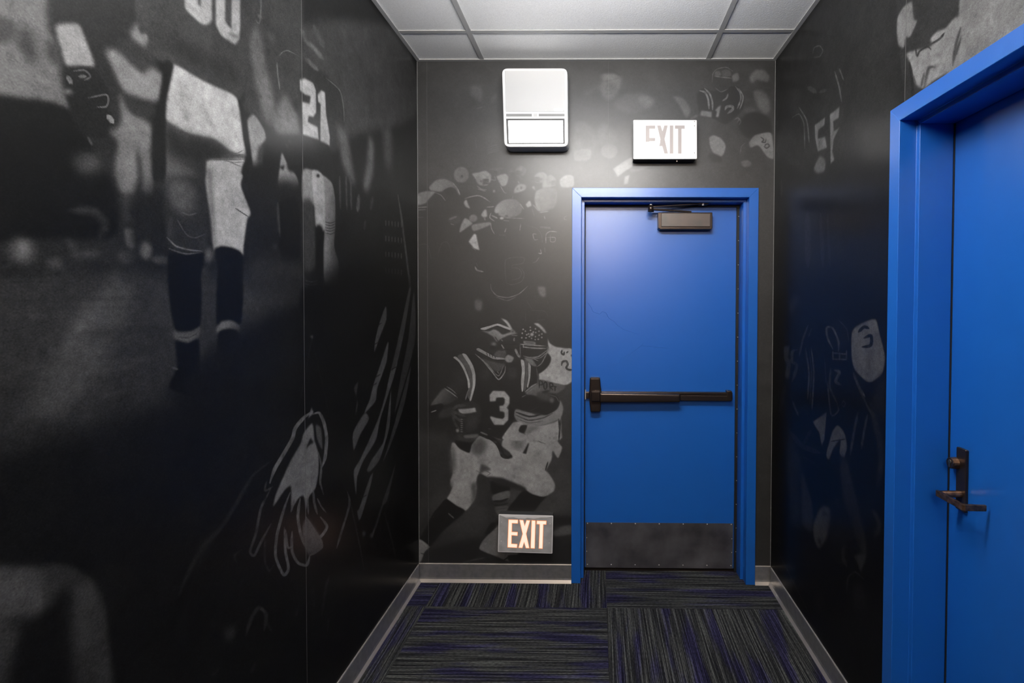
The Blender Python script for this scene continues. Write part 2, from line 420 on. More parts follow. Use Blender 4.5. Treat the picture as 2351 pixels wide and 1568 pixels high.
    m.fill([(556, 1350), (612, 1330), (592, 1428), (550, 1440)], .50, 3, False)
    m.fill([(620, 1250), (820, 1235), (760, 1270), (640, 1300)], .30, 10)
    # --- crowd of helmets
    m.zoom(950, 360, 4.479)
    m.fill([(30, 380), (200, 330), (500, 360), (900, 380), (1300, 330), (1640, 330), (1640, 2300), (30, 2800)], .115, 40)
    m.dot(490, 185, 78, 82, .36, 6); m.dot(495, 200, 10, 12, .15, 3)
    m.fill([(600, 175), (670, 160), (740, 145), (795, 190), (785, 262), (690, 292), (640, 235)], .46, 4)
    for p in ([(650, 300), (700, 335), (750, 340)], [(660, 330), (740, 355)], [(790, 235), (840, 240), (830, 200)]): m.line(p, 13, .36, 3)
    m.fill([(850, 200), (940, 175), (975, 210), (950, 290), (905, 302), (872, 250)], .46, 3); m.line([(890, 300), (930, 365), (955, 375)], 9, .42, 2)
    m.line([(780, 130), (920, 120)], 22, .24, 8)
    m.fill([(1045, 140), (1100, 92), (1155, 130), (1130, 185), (1060, 180)], .34, 6); m.line([(1075, 190), (1110, 230)], 18, .28, 6)
    m.fill([(1035, 330), (1080, 280), (1150, 290), (1145, 340), (1035, 375)], .44, 3); m.dot(1105, 320, 8, 14, .12, 2); m.dot(1065, 330, 8, 10, .2, 2)
    m.line([(1070, 250), (1085, 275)], 12, .40, 3); m.dot(825, 355, 12, 16, .42, 2)
    m.fill([(1245, 195), (1330, 160), (1375, 205), (1335, 255), (1262, 235)], .48, 4); m.fill([(1325, 260), (1400, 185), (1455, 230), (1430, 300), (1330, 322)], .44, 5)
    m.fill([(1500, 240), (1560, 190), (1640, 200), (1640, 305), (1520, 312)], .50, 4); m.fill([(1212, 312), (1236, 298), (1252, 352)], .55, 2, False)
    def helm(x, y, r, tone, face):
        m.dot(x, y, r, r * .92, tone, 4); m.dot(x + face * r * .12, y - r * .45, r * .5, r * .3, tone + .1, 9, alpha=.7)
        m.fill([(x + face * r * .1, y + r * .05), (x + face * r * .95, y - r * .05), (x + face * r * .9, y + r * .75), (x + face * r * .2, y + r * .9)], .08, 4)
        for k in (.2, .45, .7): m.line([(x + face * r * .05, y + r * k), (x + face * r * .6, y + r * (k + .06)), (x + face * r, y + r * (k - .04))], r * .11, tone * .95, 2)
        m.dot(x - face * r * .2, y + r * .25, r * .12, r * .12, .1, 3); m.line([(x + face * r * .15, y + r * .95), (x + face * r * .9, y + r * .8)], r * .14, tone, 3)
    for x, y, r, t, f in ((705, 235, 66, .40, 1), (1100, 150, 52, .30, -1), (1300, 215, 58, .40, -1), (1410, 250, 52, .36, 1), (1000, 165, 40, .22, 1), (860, 150, 36, .22, -1)): helm(x, y, r, t, f)
    m.fill([(160, 310), (230, 242), (310, 228), (390, 260), (450, 330), (478, 395), (420, 370), (360, 320), (280, 360), (180, 350)], .40, 4, grad=((160, 300), (460, 330), .30))
    m.fill([(310, 345), (380, 312), (430, 335), (462, 405), (400, 420), (340, 385)], .10, 4); m.line([(400, 265), (450, 330), (474, 388)], 9, .46, 2)
    m.fill([(42, 385), (130, 352), (220, 360), (290, 400), (328, 455), (310, 520), (160, 520), (42, 510)], .13, 4)
    m.fill([(42, 385), (130, 352), (220, 362), (180, 410), (145, 450), (120, 480), (42, 495)], .40, 6); m.line([(200, 360), (280, 395), (325, 452)], 7, .42, 2)
    m.line([(42, 522), (140, 516)], 12, .40, 2); m.line([(42, 548), (125, 542)], 10, .36, 2); m.line([(42, 625), (100, 622)], 6, .3, 2)
    m.fill([(515, 480), (540, 420), (640, 395), (740, 425), (790, 470), (740, 540), (600, 560)], .11, 4)
    m.line([(525, 430), (600, 408), (670, 400), (735, 430), (785, 466)], 13, .38, 3); m.fill([(540, 440), (562, 490), (578, 532), (535, 515), (514, 470)], .46, 3)
    m.line([(750, 518), (825, 513)], 10, .42, 3)
    m.fill([(350, 640), (420, 600), (480, 620), (470, 680), (380, 690)], .18, 8); m.line([(365, 645), (440, 615)], 20, .34, 8); m.line([(380, 690), (415, 700)], 8, .36, 2)
    m.dot(612, 632, 42, 38, .36, 5)
    m.fill([(470, 780), (490, 690), (530, 630), (605, 684), (560, 720)], .44, 4)
    m.fill([(600, 700), (780, 672), (790, 700), (620, 765)], .38, 5)
    m.fill([(692, 600), (722, 548), (748, 545), (756, 612), (720, 625)], .46, 2); m.line([(725, 620), (735, 655)], 18, .3, 3)
    m.fill([(620, 800), (740, 750), (900, 760), (1180, 700), (1310, 780), (1330, 960), (1250, 1100), (1180, 1330), (1080, 1410), (970, 1440), (860, 1430), (790, 1310), (700, 1200), (630, 1100), (670, 960)], .10, 8)
    m.fill([(790, 570), (1130, 570), (1130, 700), (980, 790), (860, 790), (800, 700)], .11, 6)
    m.fill([(828, 565), (850, 500), (910, 450), (1000, 432), (1065, 450), (1115, 510), (1105, 570), (1050, 615), (960, 625), (880, 605)], .46, 3, grad=((860, 520), (1060, 560), .30))
    m.line([(1090, 480), (1132, 540)], 9, .44, 2)
    for p, w in (([(795, 575), (782, 625), (830, 662)], 11), ([(800, 603), (860, 632)], 16), ([(930, 628), (1140, 635)], 6), ([(920, 655), (980, 660)], 7), ([(790, 680), (800, 740), (830, 795)], 8), ([(950, 735), (935, 775)], 12), ([(1100, 690), (1090, 760)], 8)): m.line(p, w, .44, 2)
    m.dot(905, 632, 22, 14, .55, 3); m.dot(860, 590, 14, 10, .12, 3); m.dot(955, 610, 16, 10, .16, 3)
    m.fill([(563, 872), (620, 790), (642, 800), (676, 962), (620, 942)], .60, .6, False); m.line([(590, 925), (640, 965)], 6, .34, 2)
    m.line([(630, 1130), (650, 1165), (715, 1182)], 17, .50, 3); m.line([(640, 1090), (660, 1130)], 6, .28, 2)
    m.fill([(1240, 430), (1260, 350), (1340, 322), (1460, 330), (1475, 450), (1440, 530), (1340, 560), (1285, 562), (1248, 490)], .46, 3, grad=((1270, 420), (1450, 430), .26))
    m.line([(1470, 360), (1455, 460), (1420, 540)], 6, .34, 2)
    for p, w in (([(1222, 490), (1280, 556)], 10), ([(1240, 500), (1285, 540)], 7), ([(1290, 575), (1390, 560)], 12), ([(1215, 530), (1240, 610)], 5), ([(1340, 610), (1350, 640)], 9)): m.line(p, w, .42, 2)
    m.fill([(1150, 490), (1190, 450), (1212, 500), (1172, 522)], .55, 2); m.line([(1020, 400), (1015, 430)], 6, .36, 2)
    m.line([(950, 1290), (945, 1060), (1125, 1035), (1122, 1095), (1012, 1115), (1012, 1150)], 6, .26, 2); m.line([(1012, 1140), (1080, 1150), (1108, 1200), (1080, 1250), (1010, 1265)], 6, .26, 2)
    m.line([(1090, 1130), (1135, 1200), (1110, 1280), (1010, 1315), (950, 1295)], 6, .26, 2)
    m.line([(1262, 796), (1226, 796), (1240, 852), (1276, 850)], 8, .50, 2); m.line([(1302, 952), (1310, 995), (1280, 990)], 9, .52, 2)
    m.line([(1358, 890), (1360, 800), (1400, 768), (1470, 772)], 8, .50, 2); m.line([(1360, 830), (1450, 830), (1450, 872), (1405, 870), (1405, 800)], 6, .42, 2)
    for i in range(7): m.line([(1300 + i * 16, 715 + i * 1.5), (1304 + i * 16, 730 + i * 1.5)], 7, .42, 1)
    for i in range(5): m.line([(880 + i * 14, 800), (884 + i * 14, 812)], 6, .28, 1)
    m.line([(1570, 610), (1548, 622), (1550, 645), (1575, 648)], 5, .42, 1)
    m.line([(1160, 705), (1260, 735), (1312, 800), (1322, 880)], 5, .30, 2); m.line([(1290, 1030), (1260, 1075), (1220, 1092)], 6, .34, 2); m.line([(1345, 935), (1350, 980)], 6, .36, 2)
    m.line([(790, 1310), (800, 1370), (860, 1430), (970, 1446), (1080, 1410), (1172, 1330)], 9, .42, 3); m.line([(850, 1442), (960, 1478), (1050, 1440)], 10, .32, 4)
    m.fill([(630, 1475), (700, 1490), (690, 1568), (635, 1568)], .36, 8, False); m.fill([(1270, 1340), (1350, 1340), (1355, 1440), (1300, 1430)], .36, 8)
    m.line([(50, 905), (140, 905), (180, 1050)], 5, .28, 2); m.line([(245, 1010), (290, 890), (350, 880), (385, 985)], 5, .24, 2)
    # --- grass behind the running players
    m.zoom(950, 980, 4.9)
    m.fill([(40, 420), (1780, 380), (1780, 1540), (40, 1540)], .185, 60, False)
    m.fill([(1100, 450), (1780, 500), (1780, 960), (1100, 1000)], .25, 60); m.fill([(60, 900), (300, 700), (900, 1000), (500, 1300)], .23, 50)
    m.fill([(250, 1350), (800, 1250), (1780, 1250), (1780, 1530), (120, 1530)], .11, 25); m.fill([(1560, 1020), (1780, 1010), (1780, 1100), (1580, 1120)], .11, 14)
    m.fill([(1570, 1180), (1680, 1112), (1780, 1110), (1780, 1195), (1580, 1222)], .32, 8)
    m.line([(560, 1520), (800, 1470)], 14, .26, 8)
    # --- opponent behind the ball carrier
    m.fill([(870, 610), (1075, 660), (1060, 755), (890, 755)], .07, 4); m.fill([(895, 765), (1075, 715), (1062, 820), (900, 840)], .38, 3)
    m.line([(895, 835), (980, 835), (1065, 805)], 24, .07, 2); m.line([(905, 880), (980, 882), (1058, 858)], 18, .07, 2); m.fill([(915, 905), (1060, 885), (1040, 990), (945, 990)], .33, 4)
    m.line([(920, 930), (1050, 910)], 7, .18, 2)
    m.fill([(1020, 90), (1040, 50), (1100, -40), (1280, -60), (1440, 20), (1640, -20), (1615, 150), (1668, 235), (1620, 352), (1562, 265), (1548, 370), (1472, 495), (1380, 440), (1250, 330), (1100, 290), (990, 210)], .60, 2)
    m.fill([(1285, 185), (1298, 180), (1262, 306), (1222, 298)], .06, 2, False); m.fill([(1230, 60), (1420, 165), (1300, 150)], .30, 10); m.fill([(1100, 120), (1230, 100), (1230, 260), (1120, 240)], .40, 25)
    m.line([(1230, 70), (1400, 160), (1480, 190)], 8, .22, 4)
    m.line([(1510, 390), (1478, 490)], 14, .06, 2)
    m.line([(1625, -10), (1622, 90), (1640, 120)], 18, .10, 2); m.line([(1655, -20), (1650, 60), (1636, 135)], 10, .45, 2)
    m.fill([(1040, 975), (1130, 830), (1240, 712), (1330, 758), (1440, 785), (1492, 780), (1420, 860), (1310, 985)], .05, 2)
    # --- ball carrier, legs
    m.fill([(432, 180), (470, 185), (520, 245), (620, 290), (640, 240), (655, 190), (740, 100), (860, 125), (940, 180), (985, 290), (1060, 358), (1112, 335), (1060, 245), (1200, 285), (1300, 330), (1400, 440), (1500, 505), (1562, 590), (1590, 660), (1572, 722), (1500, 772), (1440, 783), (1330, 752), (1250, 702), (1100, 650), (900, 610), (820, 560), (745, 522), (715, 560), (702, 640), (708, 690), (688, 800), (640, 885), (575, 946), (500, 912), (378, 812), (400, 760), (432, 680), (412, 600), (435, 530), (440, 400), (420, 270)], .62, 2)
    m.fill([(655, 200), (740, 110), (812, 160), (812, 260), (740, 320), (655, 290)], .34, 22); m.fill([(420, 200), (462, 260), (474, 450), (432, 540), (415, 400)], .34, 18)
    m.fill([(755, 425), (800, 430), (870, 480), (790, 500), (740, 530)], .28, 10); m.fill([(820, 560), (1000, 575), (1250, 680), (1240, 722), (1000, 662), (850, 595)], .14, 8)
    m.fill([(640, 640), (705, 630), (700, 800), (640, 880), (660, 760)], .34, 14); m.line([(800, 490), (860, 520), (820, 550)], 8, .35, 3)
    m.dot(430, 640, 16, 40, .48, 10); m.line([(700, 490), (760, 520)], 6, .35, 2)
    for p in ([(520, 300), (540, 480), (480, 640)], [(640, 330), (660, 520), (620, 700)], [(900, 330), (1100, 420), (1320, 520)], [(900, 470), (1150, 560), (1400, 640)], [(1350, 520), (1450, 620), (1440, 730)]): m.line(p, 34, .53, 24, alpha=.55)
    m.fill([(470, 150), (640, 175), (722, 105), (652, 200), (640, 240), (620, 288), (515, 238), (475, 190)], .06, 3)
    m.line([(740, 88), (860, 122), (935, 180), (975, 250), (1000, 320), (1055, 343), (1095, 325)], 46, .07, 2)
    m.line([(860, 95), (960, 135), (1040, 142)], 12, .48, 2); m.line([(955, 142), (1015, 100)], 9, .48, 2); m.line([(975, 150), (1010, 125), (1000, 110)], 7, .4, 2)
    m.fill([(365, 812), (480, 885), (578, 945), (455, 1060), (320, 1180), (180, 1342), (72, 1262), (150, 1110), (228, 960), (290, 890)], .05, 2)
    m.line([(388, 970), (452, 1026)], 15, .45, 1)
    m.fill([(72, 1262), (178, 1345), (120, 1410), (85, 1505), (40, 1530), (40, 1310)], .52, 2); m.line([(80, 1420), (120, 1430)], 10, .12, 3)
    m.fill([(960, 1000), (950, 1105), (860, 1190), (775, 1280), (735, 1365), (800, 1408), (900, 1445), (1000, 1490), (1075, 1515), (1055, 1465), (1180, 1420), (1180, 1000)], .46, 2)
    m.fill([(930, 1010), (950, 1080), (860, 1190), (800, 1200), (860, 1090), (940, 1060)], .08, 6)
    m.fill([(1060, 1445), (1200, 1440), (1190, 1500), (1085, 1505)], .05, 4); m.line([(1010, 1500), (1060, 1465)], 14, .06, 2)
    # --- opponent upper body
    m.zoom(950, 690, 4.9)
    m.fill([(1500, 420), (1530, 480), (1600, 520), (1700, 535), (1800, 565), (1800, 880), (1700, 952), (1580, 930), (1400, 892), (1405, 820), (1480, 770), (1535, 690), (1540, 640), (1505, 590), (1515, 530)], .62, 2)
    m.fill([(1400, 885), (1580, 928), (1700, 955), (1690, 990), (1600, 1045), (1440, 1020), (1400, 1000)], .30, 4)
    m.line([(1662, 730), (1672, 690), (1712, 680), (1732, 715), (1715, 755), (1740, 778), (1800, 780)], 24, .10, 1)
    m.line([(1668, 555), (1660, 590), (1685, 608), (1692, 575)], 20, .10, 1); m.line([(1715, 590), (1736, 572)], 16, .12, 2); m.line([(1770, 610), (1790, 640)], 18, .12, 2)
    m.fill([(1370, 745), (1430, 730), (1500, 600), (1538, 640), (1520, 720), (1440, 800), (1400, 815)], .05, 3)
    m.fill([(1165, 400), (1200, 330), (1280, 270), (1370, 250), (1450, 300), (1492, 370), (1502, 470), (1470, 505), (1210, 490)], .09, 2)
    m.fill([(1350, 258), (1400, 256), (1462, 310), (1492, 362), (1468, 362), (1420, 312)], .58, 4)
    for x, y in ((1230, 325), (1255, 345), (1220, 368), (1270, 385), (1215, 418), (1262, 420), (1310, 300), (1312, 335), (1345, 355), (1290, 375), (1330, 380), (1368, 318), (1372, 360), (1408, 345), (1410, 390), (1368, 405), (1325, 425), (1440, 375), (1440, 415), (1400, 435), (1365, 440), (1300, 405)):
        m.line([(x - 9, y), (x + 9, y)], 12, .52, 2); m.line([(x, y - 9), (x, y + 9)], 10, .52, 2)
    m.dot(1328, 382, 22, 20, .58, 4)
    m.fill([(1232, 452), (1368, 465), (1372, 498), (1236, 490)], .46, 2, False); m.line([(1252, 470), (1352, 480)], 10, .2, 2)
    m.fill([(1190, 545), (1450, 545), (1470, 600), (1380, 650), (1220, 640)], .10, 4)
    for p, w in (([(1170, 488), (1300, 500), (1485, 512)], 12), ([(1225, 520), (1350, 535), (1490, 538)], 15), ([(1232, 622), (1300, 640), (1400, 630), (1505, 555)], 12), ([(1300, 655), (1420, 645), (1510, 570)], 8), ([(1500, 520), (1505, 570), (1440, 700), (1385, 745)], 10), ([(1350, 655), (1400, 680)], 8), ([(1230, 490), (1235, 530)], 10)): m.line(p, w, .52, 1)
    # --- ball carrier, torso
    m.fill([(440, 640), (560, 598), (640, 615), (690, 600), (800, 660), (1000, 720), (1180, 670), (1230, 655), (1320, 700), (1392, 770), (1402, 900), (1290, 1000), (1215, 1100), (1140, 1250), (1100, 1400), (1010, 1500), (1000, 1568), (750, 1490), (560, 1500), (540, 1300), (500, 1100), (350, 985), (400, 860)], .105, 3)
    m.fill([(420, 830), (560, 760), (600, 900), (500, 1060), (370, 960)], .15, 20); m.fill([(760, 780), (850, 760), (850, 880), (740, 880)], .17, 16); m.fill([(1060, 760), (1150, 760), (1160, 860), (1070, 880)], .19, 14)
    m.fill([(755, 330), (800, 280), (900, 218), (1000, 198), (1080, 290), (1155, 372), (1050, 400), (960, 470), (900, 560), (850, 610), (720, 545), (740, 420)], .11, 2)
    m.fill([(978, 198), (1045, 222), (1082, 270), (1108, 322), (1085, 332), (1048, 268), (1000, 218)], .58, 3)
    m.fill([(755, 312), (850, 285), (940, 260), (1010, 280), (1085, 312), (1082, 332), (1000, 302), (940, 282), (880, 300), (840, 316), (800, 330), (760, 325)], .60, 1)
    m.fill([(758, 338), (850, 345), (900, 322), (960, 350), (1000, 382), (1090, 355), (1168, 368), (1060, 392), (980, 432), (930, 465), (895, 410), (830, 370)], .52, 3, grad=((960, 350), (900, 460), .36))
    m.dot(985, 350, 16, 14, .1, 3); m.line([(912, 405), (945, 455)], 9, .08, 2)
    m.fill([(1085, 345), (1110, 322), (1145, 352), (1110, 372)], .46, 2); m.dot(1112, 348, 10, 9, .15, 2)
    m.dot(898, 490, 30, 24, .40, 8); m.dot(885, 530, 30, 22, .06, 6)
    m.fill([(960, 480), (1120, 420), (1180, 400), (1190, 520), (1100, 560), (980, 550)], .10, 6)
    m.fill([(930, 570), (1020, 540), (1040, 600), (1015, 645), (900, 630)], .28, 6); m.line([(985, 495), (1015, 540)], 14, .48, 2); m.line([(985, 440), (1000, 455)], 12, .4, 3)
    m.line([(1130, 420), (1128, 455)], 18, .50, 2); m.line([(1100, 390), (1165, 395)], 10, .4, 2); m.line([(1140, 540), (1165, 600), (1190, 640)], 26, .46, 4); m.line([(1080, 545), (1100, 600)], 26, .10, 3)
    m.line([(1000, 495), (1200, 490)], 10, .06, 2); m.line([(960, 560), (1100, 545), (1210, 520)], 12, .06, 2); m.line([(1195, 500), (1200, 640)], 8, .40, 1)
    m.fill([(705, 545), (730, 535), (805, 575), (860, 605), (920, 635), (1010, 645), (1020, 662), (900, 658), (820, 618), (720, 565)], .52, 1)
    for x in (820, 850, 880, 910): m.line([(x, 590 + (x - 820) * .3), (x + 8, 618 + (x - 820) * .3)], 7, .12, 1)
    m.fill([(1020, 655), (1060, 608), (1125, 642), (1100, 692), (1050, 692)], .54, 3)
    m.fill([(760, 650), (900, 690), (1030, 715), (1005, 760), (950, 800), (880, 770)], .26, 6)
    m.line([(692, 602), (780, 680), (880, 800), (955, 888), (1020, 810), (1030, 740)], 13, .55, 1); m.line([(725, 625), (830, 720), (950, 848), (1008, 735)], 9, .48, 1); m.line([(940, 800), (955, 818)], 6, .5, 1)
    m.fill([(445, 640), (482, 635), (560, 725), (620, 870), (634, 970), (612, 985), (602, 890), (560, 780), (505, 690)], .62, 1)
    m.fill([(492, 630), (548, 604), (622, 720), (660, 840), (664, 960), (630, 1112), (602, 1062), (634, 980), (622, 860), (572, 740)], .30, 1)
    m.fill([(545, 602), (592, 610), (662, 720), (693, 830), (690, 960), (646, 1122), (628, 1118), (662, 960), (658, 830), (620, 720)], .62, 1)
    m.line([(628, 985), (600, 1045), (583, 1115)], 12, .50, 1)
    m.fill([(1203, 668), (1240, 680), (1250, 800), (1232, 1000), (1214, 1022), (1206, 900), (1216, 780)], .62, 1); m.fill([(1245, 670), (1290, 700), (1296, 760), (1280, 880), (1262, 990), (1236, 1010), (1256, 820)], .30, 1)
    m.fill([(1288, 698), (1316, 740), (1308, 870), (1286, 972), (1271, 966), (1290, 850)], .58, 1); m.fill([(1240, 640), (1330, 660), (1385, 740), (1330, 730), (1280, 690)], .42, 4)
    m.line([(1378, 750), (1392, 850), (1390, 920)], 7, .34, 2)
    m.fill([(850, 1062), (890, 1015), (1020, 1017), (1078, 1085), (1076, 1160), (1045, 1205), (1066, 1230), (1062, 1342), (1010, 1399), (905, 1397), (860, 1320), (862, 1298), (930, 1320), (1000, 1330), (1020, 1310), (1020, 1262), (1000, 1246), (968, 1246), (962, 1184), (1005, 1180), (1022, 1150), (1022, 1105), (1005, 1088), (935, 1090), (925, 1105), (925, 1130), (855, 1136)], .64, .6, False)
    # arms, ball
    m.fill([(345, 988), (492, 1096), (430, 1140), (330, 1180), (190, 1180), (250, 1090)], .33, 3, grad=((300, 1050), (430, 1150), .18)); m.line([(372, 968), (430, 1005), (482, 1052)], 9, .50, 1); m.line([(345, 985), (420, 1035), (494, 1092)], 10, .56, 1)
    m.fill([(178, 1190), (310, 1160), (335, 1195), (285, 1262), (200, 1300), (172, 1250)], .05, 3); m.line([(195, 1256), (255, 1234)], 12, .52, 1)
    m.fill([(290, 1250), (420, 1195), (450, 1240), (430, 1290), (300, 1320)], .20, 8)
    m.fill([(500, 1180), (640, 1130), (740, 1180), (760, 1290), (720, 1420), (600, 1500), (530, 1480), (510, 1330)], .16, 3); m.fill([(600, 1300), (720, 1290), (690, 1400), (600, 1440)], .20, 14)
    m.fill([(498, 1222), (600, 1216), (690, 1204), (706, 1250), (620, 1268), (525, 1277)], .62, 2, False)
    m.line([(430, 1240), (490, 1185), (580, 1180)], 34, .24, 4); m.line([(440, 1250), (500, 1270), (575, 1300)], 36, .26, 4); m.line([(430, 1270), (480, 1320), (540, 1365)], 30, .26, 4); m.line([(435, 1300), (470, 1390), (510, 1440)], 26, .24, 4)
    for i in range(7): m.line([(528, 1335 + i * 23), (552, 1338 + i * 23)], 11, .44, 1)
    m.dot(492, 1462, 18, 20, .50, 3); m.fill([(568, 1515), (722, 1504), (700, 1540), (580, 1546)], .38, 3); m.line([(752, 1480), (830, 1512)], 18, .48, 2); m.line([(835, 1442), (868, 1444)], 6, .42, 1)
    m.fill([(1255, 1035), (1320, 960), (1400, 940), (1440, 1010), (1430, 1085), (1300, 1075)], .34, 5); m.line([(1250, 1028), (1330, 962), (1385, 932)], 11, .52, 1); m.line([(1270, 1045), (1345, 985)], 6, .45, 1)
    m.fill([(1130, 1300), (1150, 1220), (1300, 1260), (1400, 1290), (1500, 1280), (1600, 1220), (1640, 1120), (1682, 1210), (1662, 1300), (1600, 1352), (1440, 1402), (1300, 1402), (1180, 1370)], .48, 3)
    m.line([(1150, 1255), (1300, 1305), (1420, 1285)], 20, .12, 3); m.line([(1145, 1285), (1290, 1345), (1450, 1320), (1560, 1270)], 14, .20, 4); m.line([(1160, 1330), (1300, 1375), (1450, 1355)], 8, .26, 3)
    m.fill([(1180, 1210), (1215, 1095), (1300, 1060), (1430, 1085), (1500, 1045), (1600, 1068), (1642, 1140), (1610, 1220), (1490, 1290), (1400, 1262), (1300, 1252)], .09, 3)
    m.fill([(1380, 1030), (1460, 1020), (1560, 1060), (1500, 1130), (1400, 1110)], .22, 14); m.dot(1552, 1122, 26, 32, .36, 8); m.line([(1530, 1060), (1600, 1085), (1632, 1140)], 8, .34, 3); m.line([(1310, 1240), (1410, 1190)], 7, .22, 3)
    m.line([(1215, 1085), (1265, 1060)], 9, .42, 2)
    for p in ([(1412, 985), (1412, 905), (1442, 912), (1446, 945), (1414, 946)], [(1478, 912), (1462, 940), (1466, 985), (1482, 996), (1496, 970), (1494, 930), (1478, 912)], [(1532, 1004), (1530, 930), (1562, 938), (1562, 966), (1534, 968), (1566, 1008)], [(1572, 962), (1606, 972)], [(1588, 968), (1588, 1018)]): m.line(p, 13, .05, 1)
    m.fill([(1440, 1030), (1490, 1010), (1540, 1010), (1480, 1040)], .10, 4)
    m.fill([(1125, 1370), (1225, 1385), (1180, 1480), (1250, 1510), (1300, 1405), (1440, 1405), (1600, 1360), (1650, 1310), (1630, 1400), (1640, 1568), (1020, 1568), (1040, 1475)], .60, 3)
    m.fill([(1205, 1405), (1275, 1402), (1245, 1492), (1180, 1470)], .08, 2); m.fill([(1250, 1500), (1300, 1410), (1420, 1420), (1320, 1480)], .42, 14); m.line([(1235, 1385), (1265, 1395), (1268, 1378)], 8, .5, 1)
    m.line([(1628, 1330), (1640, 1450), (1632, 1568)], 18, .10, 2); m.line([(1652, 1310), (1662, 1450), (1650, 1568)], 8, .42, 2)
    # peeled streaks in the vinyl beside the door
    for p in ([(1270, 0), (1300, 50), (1330, 95)], [(1500, 0), (1512, 40)], [(1262, 140), (1256, 190), (1262, 235)], [(1380, 226), (1430, 218), (1480, 214)], [(1330, 110), (1470, 120), (1510, 175)]): m.line(p, 5, .30, 2, alpha=.8)
    m.fill([(690, 0), (770, 0), (750, 110), (710, 110)], .30, 14)
    return m

def paint_left():
    m = Mural(0, XL, .5, D, .085)
    m.zoom(0, 500, 2.613)
    m.fill([(0, 320), (1300, 330), (1800, 420), (1800, 900), (1000, 1100), (600, 1250), (0, 1420)], .19, 70)
    m.fill([(700, 330), (640, 420), (480, 600), (300, 900), (100, 1150), (400, 1150), (640, 760), (800, 500)], .27, 45); m.line([(640, 460), (500, 620), (400, 780)], 90, .33, 60, alpha=.7)
    for i in range(14): m.line([(rng.uniform(0, 700), 500 + i * 48), (rng.uniform(700, 1000), 480 + i * 46)], 26, .15 + .14 * rng.random(), 24, alpha=.45)
    m.zoom(0, 0, 2.45)
    m.fill([(0, 0), (600, 0), (900, 100), (860, 500), (880, 1300), (640, 1500), (0, 1400)], .14, 20)
    m.fill([(0, 0), (180, 0), (260, 110), (310, 230), (345, 480), (385, 615), (200, 560), (0, 485)], .42, 14); m.fill([(90, 180), (160, 160), (210, 330), (140, 340)], .22, 24); m.fill([(240, 230), (310, 240), (330, 360), (280, 340)], .20, 18)
    m.fill([(0, 60), (40, 100), (30, 240), (0, 260)], .26, 20)
    m.fill([(0, 495), (200, 572), (390, 622), (440, 720), (500, 800), (560, 900), (650, 1100), (640, 1330), (300, 1340), (0, 1330)], .055, 14)
    m.fill([(310, 146), (435, 136), (480, 230), (522, 340), (515, 378), (380, 378), (340, 280)], .60, 5)
    m.fill([(365, 382), (520, 385), (612, 530), (604, 620), (645, 700), (545, 785), (430, 720), (375, 560)], .10, 6)
    for p, w, t in (([(375, 430), (400, 470)], 24, .42), ([(410, 400), (470, 395), (505, 430), (470, 452)], 9, .40), ([(440, 430), (480, 430)], 18, .36), ([(490, 552), (590, 532), (606, 565), (592, 600), (540, 602)], 8, .42), ([(602, 650), (632, 690)], 30, .55), ([(490, 772), (515, 816)], 14, .28), ([(400, 380), (510, 375)], 8, .2)): m.line(p, w, t, 3)
    m.dot(380, 516, 24, 14, .48, 5)
    m.fill([(620, 290), (700, 230), (760, 200), (870, 260), (860, 420), (760, 420), (660, 360)], .20, 14)
    m.fill([(590, 290), (650, 282), (740, 370), (800, 412), (850, 378), (912, 424), (890, 565), (800, 560), (700, 520), (650, 430)], .50, 9); m.fill([(728, 195), (780, 128), (845, 220), (805, 265)], .48, 10)
    m.fill([(670, 520), (720, 620), (840, 690), (850, 800), (830, 890), (785, 870), (764, 800), (770, 1000), (738, 1100), (680, 1085), (640, 950), (660, 800), (610, 740), (680, 690)], .42, 12); m.fill([(700, 540), (860, 590), (850, 660), (740, 640)], .18, 14)
    m.fill([(775, 800), (835, 880), (850, 900), (862, 1150), (838, 1185), (806, 1100), (790, 920)], .36, 12); m.fill([(690, 1090), (745, 1100), (750, 1240), (700, 1240)], .24, 12); m.fill([(800, 1200), (870, 1200), (880, 1320), (800, 1310)], .24, 14)
    m.fill([(697, 1290), (748, 1290), (758, 1400), (712, 1385)], .38, 8); m.fill([(795, 1350), (842, 1338), (842, 1445), (800, 1432)], .38, 8); m.fill([(660, 1420), (760, 1410), (730, 1480), (650, 1470)], .22, 12)
    m.dot(122, 1410, 66, 70, .38, 22); m.dot(310, 1482, 50, 32, .26, 16); m.dot(490, 920, 84, 60, .27, 28); m.line([(400, 1180), (520, 1190), (590, 1260), (560, 1330)], 46, .20, 24); m.line([(380, 1350), (430, 1430), (560, 1424)], 46, .22, 24)
    # --- large player
    m.zoom(330, 0, 3.135)
    m.fill([(40, 0), (860, 0), (800, 220), (760, 420), (690, 720), (440, 610), (210, 480), (150, 460), (40, 380), (20, 240), (-60, 140), (-190, 0)], .215, 6); m.fill([(120, 330), (300, 420), (640, 620), (700, 560), (600, 420), (300, 330)], .16, 30)
    m.fill([(272, 0), (486, 0), (486, 140), (470, 166), (440, 180), (400, 166), (310, 82), (290, 50)], .62, 2, False); m.fill([(348, 0), (406, 0), (406, 50), (386, 32)], .26, 2, False)
    m.fill([(508, 0), (693, 0), (690, 210), (680, 282), (655, 322), (600, 290), (550, 252), (515, 182)], .62, 2, False); m.fill([(580, 0), (630, 0), (628, 206), (600, 182), (582, 150)], .24, 2, False)
    m.line([(610, 240), (680, 270)], 26, .45, 12)
    m.fill([(205, 490), (230, 472), (440, 592), (668, 712), (712, 1000), (724, 1140), (445, 1175), (460, 1400), (470, 1540), (400, 1570), (280, 1545), (160, 1420), (150, 900), (150, 730)], .30, 3)
